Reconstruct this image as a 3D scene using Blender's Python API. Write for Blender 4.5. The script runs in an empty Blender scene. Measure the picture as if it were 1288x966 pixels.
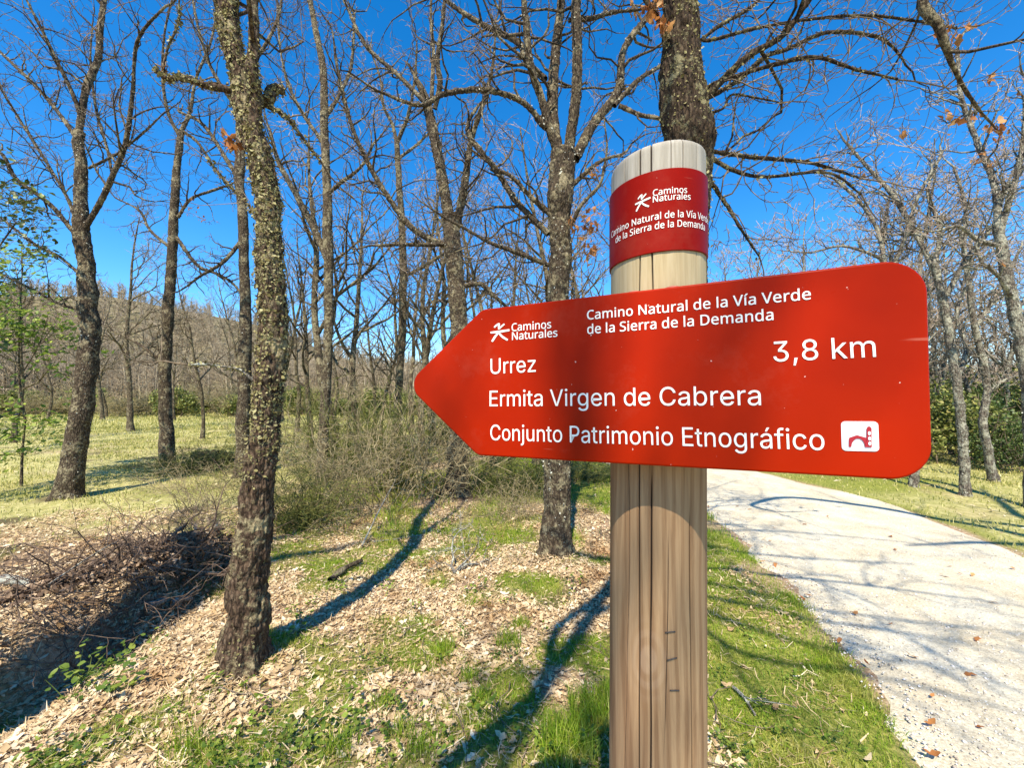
import bpy, math, random
import numpy as np

# ------------------------------------------------------------------ camera, world, sun, exposure
sc = bpy.context.scene
COL = sc.collection
F = 510.0                      # focal length in photo pixels (photo 1288 x 966)
PITCH = math.radians(1.5)
EYE = 1.55
cam_d = bpy.data.cameras.new('camera')
cam_d.sensor_width = 36.0
cam_d.lens = 36.0 * F / 1288.0
cam_d.clip_start = 0.02
cam_d.clip_end = 2000.0
cam_o = bpy.data.objects.new('camera', cam_d)
cam_o.location = (0, 0, EYE)
cam_o.rotation_euler = (math.pi / 2 + PITCH, 0, 0)
COL.objects.link(cam_o)
sc.camera = cam_o

SUN_EL = math.radians(53.5)
SUN_AZ = math.radians(11.0)     # light travels towards +Y and a little to +X
world = bpy.data.worlds.new('World')
sc.world = world
world.use_nodes = True
wn = world.node_tree
wn.nodes.clear()
sky = wn.nodes.new('ShaderNodeTexSky')
sky.sky_type = 'NISHITA'
sky.sun_disc = False
sky.sun_elevation = SUN_EL
sky.sun_rotation = math.pi + SUN_AZ
sky.altitude = 2200
sky.air_density = 1.2
sky.dust_density = 0.05
sky.ozone_density = 3.6
hsv = wn.nodes.new('ShaderNodeHueSaturation')
hsv.inputs['Saturation'].default_value = 1.36
bgn = wn.nodes.new('ShaderNodeBackground')
bgn.inputs['Strength'].default_value = 0.15
won = wn.nodes.new('ShaderNodeOutputWorld')
wn.links.new(sky.outputs[0], hsv.inputs['Color'])
wn.links.new(hsv.outputs[0], bgn.inputs['Color'])
wn.links.new(bgn.outputs[0], won.inputs['Surface'])

sun_d = bpy.data.lights.new('sun', 'SUN')
sun_d.energy = 4.7
sun_d.angle = math.radians(0.5)
sun_d.color = (1.0, 0.90, 0.74)
sun_o = bpy.data.objects.new('sun', sun_d)
sun_o.location = (-1, -6, 12)
# a sun lamp shines along its local -Z
sun_o.rotation_euler = (math.pi / 2 - SUN_EL, 0, -SUN_AZ)
COL.objects.link(sun_o)

sc.view_settings.view_transform = 'Standard'
sc.view_settings.look = 'None'
sc.view_settings.exposure = 0.92
sc.view_settings.gamma = 1.0
sc.view_settings.use_curve_mapping = False
sc.render.engine = 'CYCLES'
sc.cycles.use_denoising = True
sc.cycles.max_bounces = 5
sc.cycles.diffuse_bounces = 3
sc.cycles.glossy_bounces = 2
sc.cycles.transparent_max_bounces = 4

R = random.Random(7)
NR = np.random.default_rng(11)

# ------------------------------------------------------------------ pixel / ground helpers
CP, SP = math.cos(PITCH), math.sin(PITCH)


def ray(px, py):
    xc, yc = (px - 644.0) / F, -(py - 483.0) / F
    return np.array([xc, CP - yc * SP, SP + yc * CP])


def P(px, py, Y):
    d = ray(px, py)
    return np.array([0, 0, EYE]) + d * (Y / d[1])


def cam2world(v):
    return np.array([v[0], v[2] * CP - v[1] * SP, v[2] * SP + v[1] * CP])


def sstep(a, b, x):
    t = np.clip((np.asarray(x, float) - a) / (b - a), 0, 1)
    return t * t * (3 - 2 * t)


def vnoise(p, seed=0):
    """value noise in [0,1] for an (N,3) array"""
    p = np.asarray(p, float)
    i = np.floor(p).astype(np.int64)
    f = p - i
    f = f * f * (3 - 2 * f)
    out = np.zeros(len(p))
    for dx in (0, 1):
        for dy in (0, 1):
            for dz in (0, 1):
                h = ((i[:, 0] + dx) * 374761393 + (i[:, 1] + dy) * 668265263 + (i[:, 2] + dz) * 1274126177 + seed * 974711) & 0xffffffff
                h = ((h ^ (h >> 13)) * 1274126177) & 0xffffffff
                h = (h ^ (h >> 16)) & 0xffff
                w = (f[:, 0] if dx else 1 - f[:, 0]) * (f[:, 1] if dy else 1 - f[:, 1]) * (f[:, 2] if dz else 1 - f[:, 2])
                out += w * h / 65535.0
    return out


def noise2(x, y, s, seed=0):
    x = np.asarray(x, float)
    y = np.asarray(y, float)
    sh = x.shape
    return vnoise(np.stack([x.ravel() * s, y.ravel() * s, np.full(x.size, .37)], 1), seed).reshape(sh)


# path edges, metres
PL = np.array([(1.4, -12), (1.5, -3), (1.56, 0), (1.63, 1.72), (1.78, 2.04), (1.9, 2.4), (2.08, 2.95), (2.2, 3.62), (2.38, 4.5), (2.49, 5.15), (2.55, 6.3), (2.4, 7.8), (1.85, 9.6), (1.2, 11.6), (.75, 14), (.55, 17), (.6, 21), (1.0, 30)])
PR = np.array([(4.4, -12), (4.5, -3), (4.6, 0), (4.75, 2.2), (4.93, 3.9), (5.18, 4.66), (5.33, 5.62), (5.25, 6.45), (5.02, 7.94), (4.4, 10.0), (3.8, 12.0), (3.4, 14.5), (3.2, 17), (3.3, 21), (3.8, 30)])


def path_mask(x, y):
    """1 on the path, 0 well off it (only trusted for y < 14)"""
    l = np.interp(y, PL[:, 1], PL[:, 0])
    r = np.interp(y, PR[:, 1], PR[:, 0])
    return sstep(-.35, .1, x - l) * sstep(-.35, .1, r - x)


def ground(x, y):
    x = np.asarray(x, float)
    y = np.asarray(y, float)
    pm = path_mask(x, y)
    h = 0.10 * (noise2(x, y, .55, 3) - .5) + 0.05 * (noise2(x, y, 1.7, 4) - .5) + .022 * (noise2(x, y, 5.0, 5) - .5)
    near = sstep(-1.0, .6, y) * (1 - sstep(6, 9, y))
    # bank and hollow behind the near oak
    yr = 3.75 + .12 * (x + 3.5) + .35 * (noise2(x, y * 0, .8, 9) - .5)
    win = sstep(-7.5, -5.0, x) * (1 - sstep(-2.35, -1.75, x))
    h = h + near * win * .12 * np.exp(-((y - yr) / .30) ** 2) * (.55 + .9 * noise2(x, y, 1.9, 12))
    # a steep little bank: the ground left of it stands higher, its foot is a hollow
    xe = -2.62 + .22 * (noise2(x * 0, y, 1.4, 14) - .5) + .10 * (noise2(x * 0, y, 4.5, 15) - .5)
    along = sstep(-.5, .8, y) * (1 - sstep(3.5, 4.3, y))
    step = 1 - sstep(-.24, .12, x - xe + .16 * (noise2(x, y, 3.4, 16) - .5) + .08 * (noise2(x, y, 9.0, 17) - .5))
    h = h + along * (.25 * step * np.exp(-(np.maximum(xe - x, 0) / 1.9) ** 2) - .11 * np.exp(-((x - xe - .18) / .20) ** 2))
    # litter banked up round the nearest trunks
    for mx, my, ms in ((-1.57, 2.40, .34), (.44, 4.08, .34)):
        h = h + .055 * np.exp(-(((x - mx) ** 2 + (y - my) ** 2) / ms ** 2))
    h = h * (1 - .92 * pm)
    # the hill on the far left and the low rise elsewhere
    u = x / np.maximum(y, 15.0)
    k = np.interp(u, [-2.4, -1.3, -1.0, -.62, -.35, -.1, .4, 1.2, 2.2], [.16, .25, .245, .175, .075, .03, .03, .05, .05])
    h = h + k * sstep(34, 118, y) * np.minimum(np.maximum(y, 0), 150) * (.93 + .14 * noise2(x, y, .03, 21))
    return h


def gz(x, y):
    return float(ground(np.array([x]), np.array([y]))[0])


def G(px, py):
    """the ground point seen at a photo pixel"""
    d = ray(px, py)
    t = 0.4
    prev = t
    while t < 400:
        p = np.array([0, 0, EYE]) + d * t
        if p[2] < gz(p[0], p[1]):
            break
        prev = t
        t *= 1.03
    lo, hi = prev, t
    for _ in range(24):
        m = (lo + hi) / 2
        p = np.array([0, 0, EYE]) + d * m
        if p[2] < gz(p[0], p[1]):
            hi = m
        else:
            lo = m
    return np.array([0, 0, EYE]) + d * hi


# ------------------------------------------------------------------ object helpers
class MB:
    """collects vertices and faces of ONE mesh"""

    def __init__(self):
        self.v, self.q, self.t, self.n = [], [], [], 0
        self.mq, self.mt = [], []

    def add(self, v, quads=None, tris=None, m=0):
        v = np.asarray(v, float).reshape(-1, 3)
        self.v.append(v)
        if quads is not None and len(quads):
            a = np.asarray(quads, np.int64) + self.n
            self.q.append(a)
            self.mq.append(np.full(len(a), m))
        if tris is not None and len(tris):
            a = np.asarray(tris, np.int64) + self.n
            self.t.append(a)
            self.mt.append(np.full(len(a), m))
        self.n += len(v)

    def tubes(self, items, S, m=0):
        """items: list of (pts (N,3), radii (N,)) - any lengths"""
        by = {}
        for p, r in items:
            by.setdefault(len(r), []).append((p, r))
        for N, L in by.items():
            pts = np.array([a for a, _ in L], float)
            rad = np.array([b for _, b in L], float)
            T = len(L)
            tan = np.gradient(pts, axis=1)
            tan /= np.linalg.norm(tan, axis=2, keepdims=True) + 1e-12
            mean = np.abs(tan.mean(1))
            ref = np.zeros((T, 3))
            ref[np.arange(T), mean.argmin(1)] = 1
            e1 = np.cross(tan, ref[:, None, :])
            e1 /= np.linalg.norm(e1, axis=2, keepdims=True) + 1e-12
            e2 = np.cross(tan, e1)
            a = np.arange(S) * 2 * np.pi / S
            ring = e1[:, :, None, :] * np.cos(a)[None, None, :, None] + e2[:, :, None, :] * np.sin(a)[None, None, :, None]
            v = pts[:, :, None, :] + ring * rad[:, :, None, None]
            base = (np.arange(T) * N * S)[:, None, None]
            i = np.arange(N - 1)[None, :, None] * S
            j = np.arange(S)[None, None, :]
            j2 = (j + 1) % S
            q = np.stack([base + i + j, base + i + j2, base + i + S + j2, base + i + S + j], -1).reshape(-1, 4)
            self.add(v.reshape(-1, 3), q, m=m)

    def box(self, c, ax, ay, az, m=0):
        c = np.asarray(c, float)
        v = [c + sx * np.asarray(ax) + sy * np.asarray(ay) + sz * np.asarray(az) for sx in (-1, 1) for sy in (-1, 1) for sz in (-1, 1)]
        self.add(v, [(0, 1, 3, 2), (4, 6, 7, 5), (0, 4, 5, 1), (2, 3, 7, 6), (0, 2, 6, 4), (1, 5, 7, 3)], m=m)

    def build(self, name, mats, parent=None, smooth=True, origin=(0, 0, 0)):
        me = bpy.data.meshes.new(name)
        V = np.concatenate(self.v) - np.asarray(origin, float)
        nq = sum(len(a) for a in self.q)
        nt = sum(len(a) for a in self.t)
        loops = np.concatenate([a.ravel() for a in self.q] + [a.ravel() for a in self.t])
        me.vertices.add(len(V))
        me.vertices.foreach_set('co', V.ravel().astype(np.float32))
        me.loops.add(len(loops))
        me.loops.foreach_set('vertex_index', loops.astype(np.int32))
        me.polygons.add(nq + nt)
        st = np.concatenate([np.arange(nq) * 4, nq * 4 + np.arange(nt) * 3]).astype(np.int32)
        me.polygons.foreach_set('loop_start', st)
        me.polygons.foreach_set('material_index', np.concatenate(self.mq + self.mt).astype(np.int32))
        me.polygons.foreach_set('use_smooth', np.full(nq + nt, smooth))
        for m in (mats if isinstance(mats, (list, tuple)) else [mats]):
            me.materials.append(m)
        me.update(calc_edges=True)
        o = bpy.data.objects.new(name, me)
        COL.objects.link(o)
        o.parent = parent
        return o


def tag(o, label=None, cat=None, group=None, kind=None):
    if label:
        o['label'] = label
    if cat:
        o['category'] = cat
    if group:
        o['group'] = group
    if kind:
        o['kind'] = kind
    return o


def thing(name, loc, label, cat, group=None, rz=0.0, scale=1.0):
    o = bpy.data.objects.new(name, None)
    o.empty_display_size = .1
    o.location = loc
    o.rotation_euler = (0, 0, rz)
    o.scale = (scale,) * 3
    COL.objects.link(o)
    return tag(o, label, cat, group)


def dup(root, loc, rz=0.0, scale=1.0, label=None, group=None):
    """a copy of a thing and of its parts; mesh data shared"""
    r = root.copy()
    COL.objects.link(r)
    r.location = loc
    r.rotation_euler = (0, 0, rz)
    r.scale = scale if isinstance(scale, (tuple, list)) else (scale,) * 3
    tag(r, label, None, group)
    for ch in root.children:
        c = ch.copy()
        COL.objects.link(c)
        c.parent = r
    return r


# ------------------------------------------------------------------ materials
class Mat:
    def __init__(self, name, rough=.8, spec=.3):
        self.m = bpy.data.materials.new(name)
        self.m.use_nodes = True
        self.t = self.m.node_tree
        self.b = self.t.nodes['Principled BSDF']
        self.b.inputs['Roughness'].default_value = rough
        self.b.inputs['Specular IOR Level'].default_value = spec
        self._co = None

    def n(self, kind, **kw):
        x = self.t.nodes.new('ShaderNode' + kind)
        for k, v in kw.items():
            setattr(x, k, v)
        return x

    def l(self, a, b):
        self.t.links.new(a, b)

    def co(self, scale=(1, 1, 1)):
        if self._co is None:
            self._co = self.n('TexCoord').outputs['Object']
        if tuple(scale) == (1, 1, 1):
            return self._co
        mp = self.n('Mapping')
        mp.inputs['Scale'].default_value = scale
        self.l(self._co, mp.inputs['Vector'])
        return mp.outputs[0]

    def noise(self, s, detail=4, rough=.55, scale=(1, 1, 1), dist=0.0):
        x = self.n('TexNoise')
        x.inputs['Scale'].default_value = s
        x.inputs['Detail'].default_value = detail
        x.inputs['Roughness'].default_value = rough
        x.inputs['Distortion'].default_value = dist
        self.l(self.co(scale), x.inputs['Vector'])
        return x.outputs['Fac']

    def voro(self, s, scale=(1, 1, 1), feature='F1'):
        x = self.n('TexVoronoi', feature=feature)
        x.inputs['Scale'].default_value = s
        self.l(self.co(scale), x.inputs['Vector'])
        return x.outputs['Distance']

    def island(self):
        return self.n('NewGeometry').outputs['Random Per Island']

    def objrand(self):
        return self.n('ObjectInfo').outputs['Random']

    def attr(self, name):
        x = self.n('Attribute')
        x.attribute_name = name
        return x

    def ramp(self, fac, stops, interp='LINEAR'):
        x = self.n('ValToRGB')
        cr = x.color_ramp
        cr.interpolation = interp
        while len(cr.elements) < len(stops):
            cr.elements.new(.5)
        for e, (p, c) in zip(cr.elements, stops):
            e.position = p
            e.color = (c[0], c[1], c[2], 1) if not isinstance(c, (int, float)) else (c, c, c, 1)
        self.l(fac, x.inputs[0])
        return x.outputs[0]

    def mix(self, fac, a, b, mode='MIX'):
        x = self.n('Mix', data_type='RGBA', blend_type=mode)
        if isinstance(fac, (int, float)):
            x.inputs[0].default_value = fac
        else:
            self.l(fac, x.inputs[0])
        for s, v in ((6, a), (7, b)):
            if isinstance(v, tuple):
                x.inputs[s].default_value = (*v, 1)
            else:
                self.l(v, x.inputs[s])
        return x.outputs[2]

    def math(self, op, a, b=None, clamp=False):
        x = self.n('Math', operation=op, use_clamp=clamp)
        for i, v in enumerate((a, b)):
            if v is None:
                continue
            if isinstance(v, (int, float)):
                x.inputs[i].default_value = v
            else:
                self.l(v, x.inputs[i])
        return x.outputs[0]

    def color(self, c):
        if isinstance(c, tuple):
            self.b.inputs['Base Color'].default_value = (*c, 1)
        else:
            self.l(c, self.b.inputs['Base Color'])
        return self

    def rough(self, c):
        self.l(c, self.b.inputs['Roughness'])

    def bump(self, h, strength=.5, dist=.01):
        x = self.n('Bump')
        x.inputs['Strength'].default_value = strength
        x.inputs['Distance'].default_value = dist
        self.l(h, x.inputs['Height'])
        self.l(x.outputs[0], self.b.inputs['Normal'])

    def translucent(self, w=.35):
        """light passing through thin leaves"""
        tr = self.n('BsdfTranslucent')
        src = self.b.inputs['Base Color']
        if src.links:
            self.l(src.links[0].from_socket, tr.inputs['Color'])
        else:
            tr.inputs['Color'].default_value = src.default_value
        mx = self.n('MixShader')
        mx.inputs[0].default_value = w
        self.l(self.b.outputs[0], mx.inputs[1])
        self.l(tr.outputs[0], mx.inputs[2])
        out = self.t.nodes['Material Output']
        self.l(mx.outputs[0], out.inputs['Surface'])


def bark_mat(name, dark, mid, light, lichen, amount, s=1.0):
    m = Mat(name, .9, .15)
    big = m.noise(7 * s, 3, .6)
    fib = m.noise(55 * s, 5, .65, scale=(1, 1, .28))
    vo = m.voro(42 * s, scale=(1, 1, .35), feature='DISTANCE_TO_EDGE')
    c = m.ramp(fib, [(.30, dark), (.52, mid), (.72, light)])
    crack = m.ramp(vo, [(.02, 0.25), (.16, 1.0)])
    c = m.mix(.75, c, m.mix(1.0, c, crack, 'MULTIPLY'))
    lf = m.noise(26 * s, 5, .7)
    lm = m.math('ADD', m.math('MULTIPLY', big, .55), m.math('MULTIPLY', lf, .6))
    lm = m.ramp(lm, [(.62 - amount, 0.0), (.70 - amount, 1.0)])
    lv = m.ramp(m.noise(90 * s, 3, .6), [(.3, tuple(x * .6 for x in lichen)), (.7, lichen)])
    c = m.mix(lm, c, lv)
    m.color(c)
    hgt = m.math('ADD', m.math('MULTIPLY', vo, 1.6), m.math('ADD', fib, m.math('MULTIPLY', lm, .5)))
    m.bump(hgt, .9, .014)
    return m.m


M = {}
M['bark_near'] = bark_mat('bark_near', (0.026, 0.016, 0.010), (0.105, 0.068, 0.043), (0.242, 0.180, 0.118), (0.355, 0.295, 0.167), .03)
M['bark_oak'] = bark_mat('bark_oak', (0.028, 0.020, 0.013), (0.090, 0.066, 0.043), (0.194, 0.151, 0.098), (0.307, 0.259, 0.156), .045)
M['bark_thin'] = bark_mat('bark_thin', (0.032, 0.023, 0.014), (0.105, 0.078, 0.049), (0.210, 0.166, 0.107), (0.307, 0.263, 0.156), .06)
M['bark_pale'] = bark_mat('bark_pale', (.055, .043, .032), (.17, .142, .11), (.34, .30, .24), (.42, .40, .30), .07)
M['bark_dark'] = bark_mat('bark_dark', (.016, .010, .006), (.055, .036, .022), (.14, .10, .062), (.25, .22, .12), .02)
M['bark_dead'] = bark_mat('bark_dead', (.11, .095, .075), (.27, .245, .205), (.42, .39, .34), (.50, .50, .41), .07)


def flat_leaf(name, stops, rough=.6, tr=.3, spec=.3):
    m = Mat(name, rough, spec)
    c = m.ramp(m.island(), stops)
    m.color(c)
    if tr:
        m.translucent(tr)
    return m.m


def twig_mat(name, a, b):
    m = Mat(name, .85, .15)
    m.color(m.ramp(m.noise(14, 3, .7), [(.35, a), (.65, b)]))
    return m.m


M['twig'] = twig_mat('twig', (.075, .055, .038), (.28, .215, .145))
M['twig_pale'] = twig_mat('twig_pale', (.20, .15, .11), (.52, .42, .32))
M['twig_tan'] = twig_mat('twig_tan', (.15, .115, .06), (.44, .36, .20))
M['twig_olive'] = twig_mat('twig_olive', (.17, .14, .07), (.42, .355, .19))
M['lichen'] = flat_leaf('lichen', [(0, (.13, .105, .04)), (.5, (.24, .21, .09)), (1, (.36, .33, .17))], .9, .0, .05)
M['lichen_grey'] = flat_leaf('lichen_grey', [(0, (.20, .185, .15)), (.5, (.40, .39, .31)), (1, (.60, .60, .49))], .9, .0, .05)
M['dry_leaf'] = flat_leaf('dry_leaf', [(0, (.30, .11, .035)), (.5, (.50, .22, .07)), (1, (.62, .36, .15))], .6, .4)
lm_ = Mat('litter_leaf', .65, .2)
lc = lm_.ramp(lm_.island(), [(0, (.24, .15, .07)), (.15, (.48, .345, .185)), (.5, (.64, .48, .285)), (.85, (.73, .585, .375)), (1, (.79, .68, .49))])
lc = lm_.mix(1.0, lc, lm_.ramp(lm_.noise(1.9, 5, .65), [(.33, (.52, .40, .30)), (.43, (.92, .88, .82)), (.52, (1, 1, 1))]), 'MULTIPLY')
lm_.color(lc)
lm_.translucent(.15)
M['litter_leaf'] = lm_.m
M['litter_far'] = flat_leaf('litter_far', [(0, (.25, .18, .09)), (.5, (.55, .45, .26)), (1, (.72, .63, .42))], .7, .15)
gmm = Mat('grass', .5, .25)
gc = gmm.ramp(gmm.island(), [(0, (.11, .20, .012)), (.45, (.24, .37, .024)), (.85, (.38, .46, .045)), (1, (.60, .54, .18))])
gc2 = gmm.ramp(gmm.island(), [(0, (.25, .25, .035)), (.5, (.46, .44, .08)), (1, (.68, .58, .25))])
gc3 = gmm.ramp(gmm.island(), [(0, (.08, .15, .016)), (.6, (.17, .27, .026)), (1, (.28, .36, .05))])
gc = gmm.mix(gmm.ramp(gmm.noise(2.6, 4, .65), [(.50, 0.0), (.64, 1.0)]), gc, gc2)
gc = gmm.mix(gmm.ramp(gmm.noise(1.7, 3, .6), [(.36, 1.0), (.47, 0.0)]), gc, gc3)
gmm.color(gc)
gmm.translucent(.35)
M['grass'] = gmm.m
M['grass_meadow'] = flat_leaf('grass_meadow', [(0, (.17, .20, .035)), (.4, (.36, .355, .085)), (.75, (.60, .53, .19)), (1, (.74, .65, .32))], .6, .3)
M['bramble'] = flat_leaf('bramble', [(0, (.05, .10, .015)), (.5, (.12, .19, .025)), (1, (.30, .35, .06))], .45, .35)
M['leaf_bright'] = flat_leaf('leaf_bright', [(0, (.10, .17, .02)), (.5, (.22, .32, .04)), (1, (.40, .47, .09))], .5, .45)
M['leaf_dark'] = flat_leaf('leaf_dark', [(0, (.03, .055, .014)), (.6, (.085, .13, .035)), (1, (.18, .22, .06))], .4, .2)
M['leaf_olive'] = flat_leaf('leaf_olive', [(0, (.07, .09, .02)), (.5, (.17, .20, .045)), (.85, (.31, .32, .08)), (1, (.42, .35, .14))], .55, .2)
M['broom'] = flat_leaf('broom', [(0, (.045, .065, .015)), (.5, (.12, .14, .03)), (1, (.27, .25, .07))], .6, .2)
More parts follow.
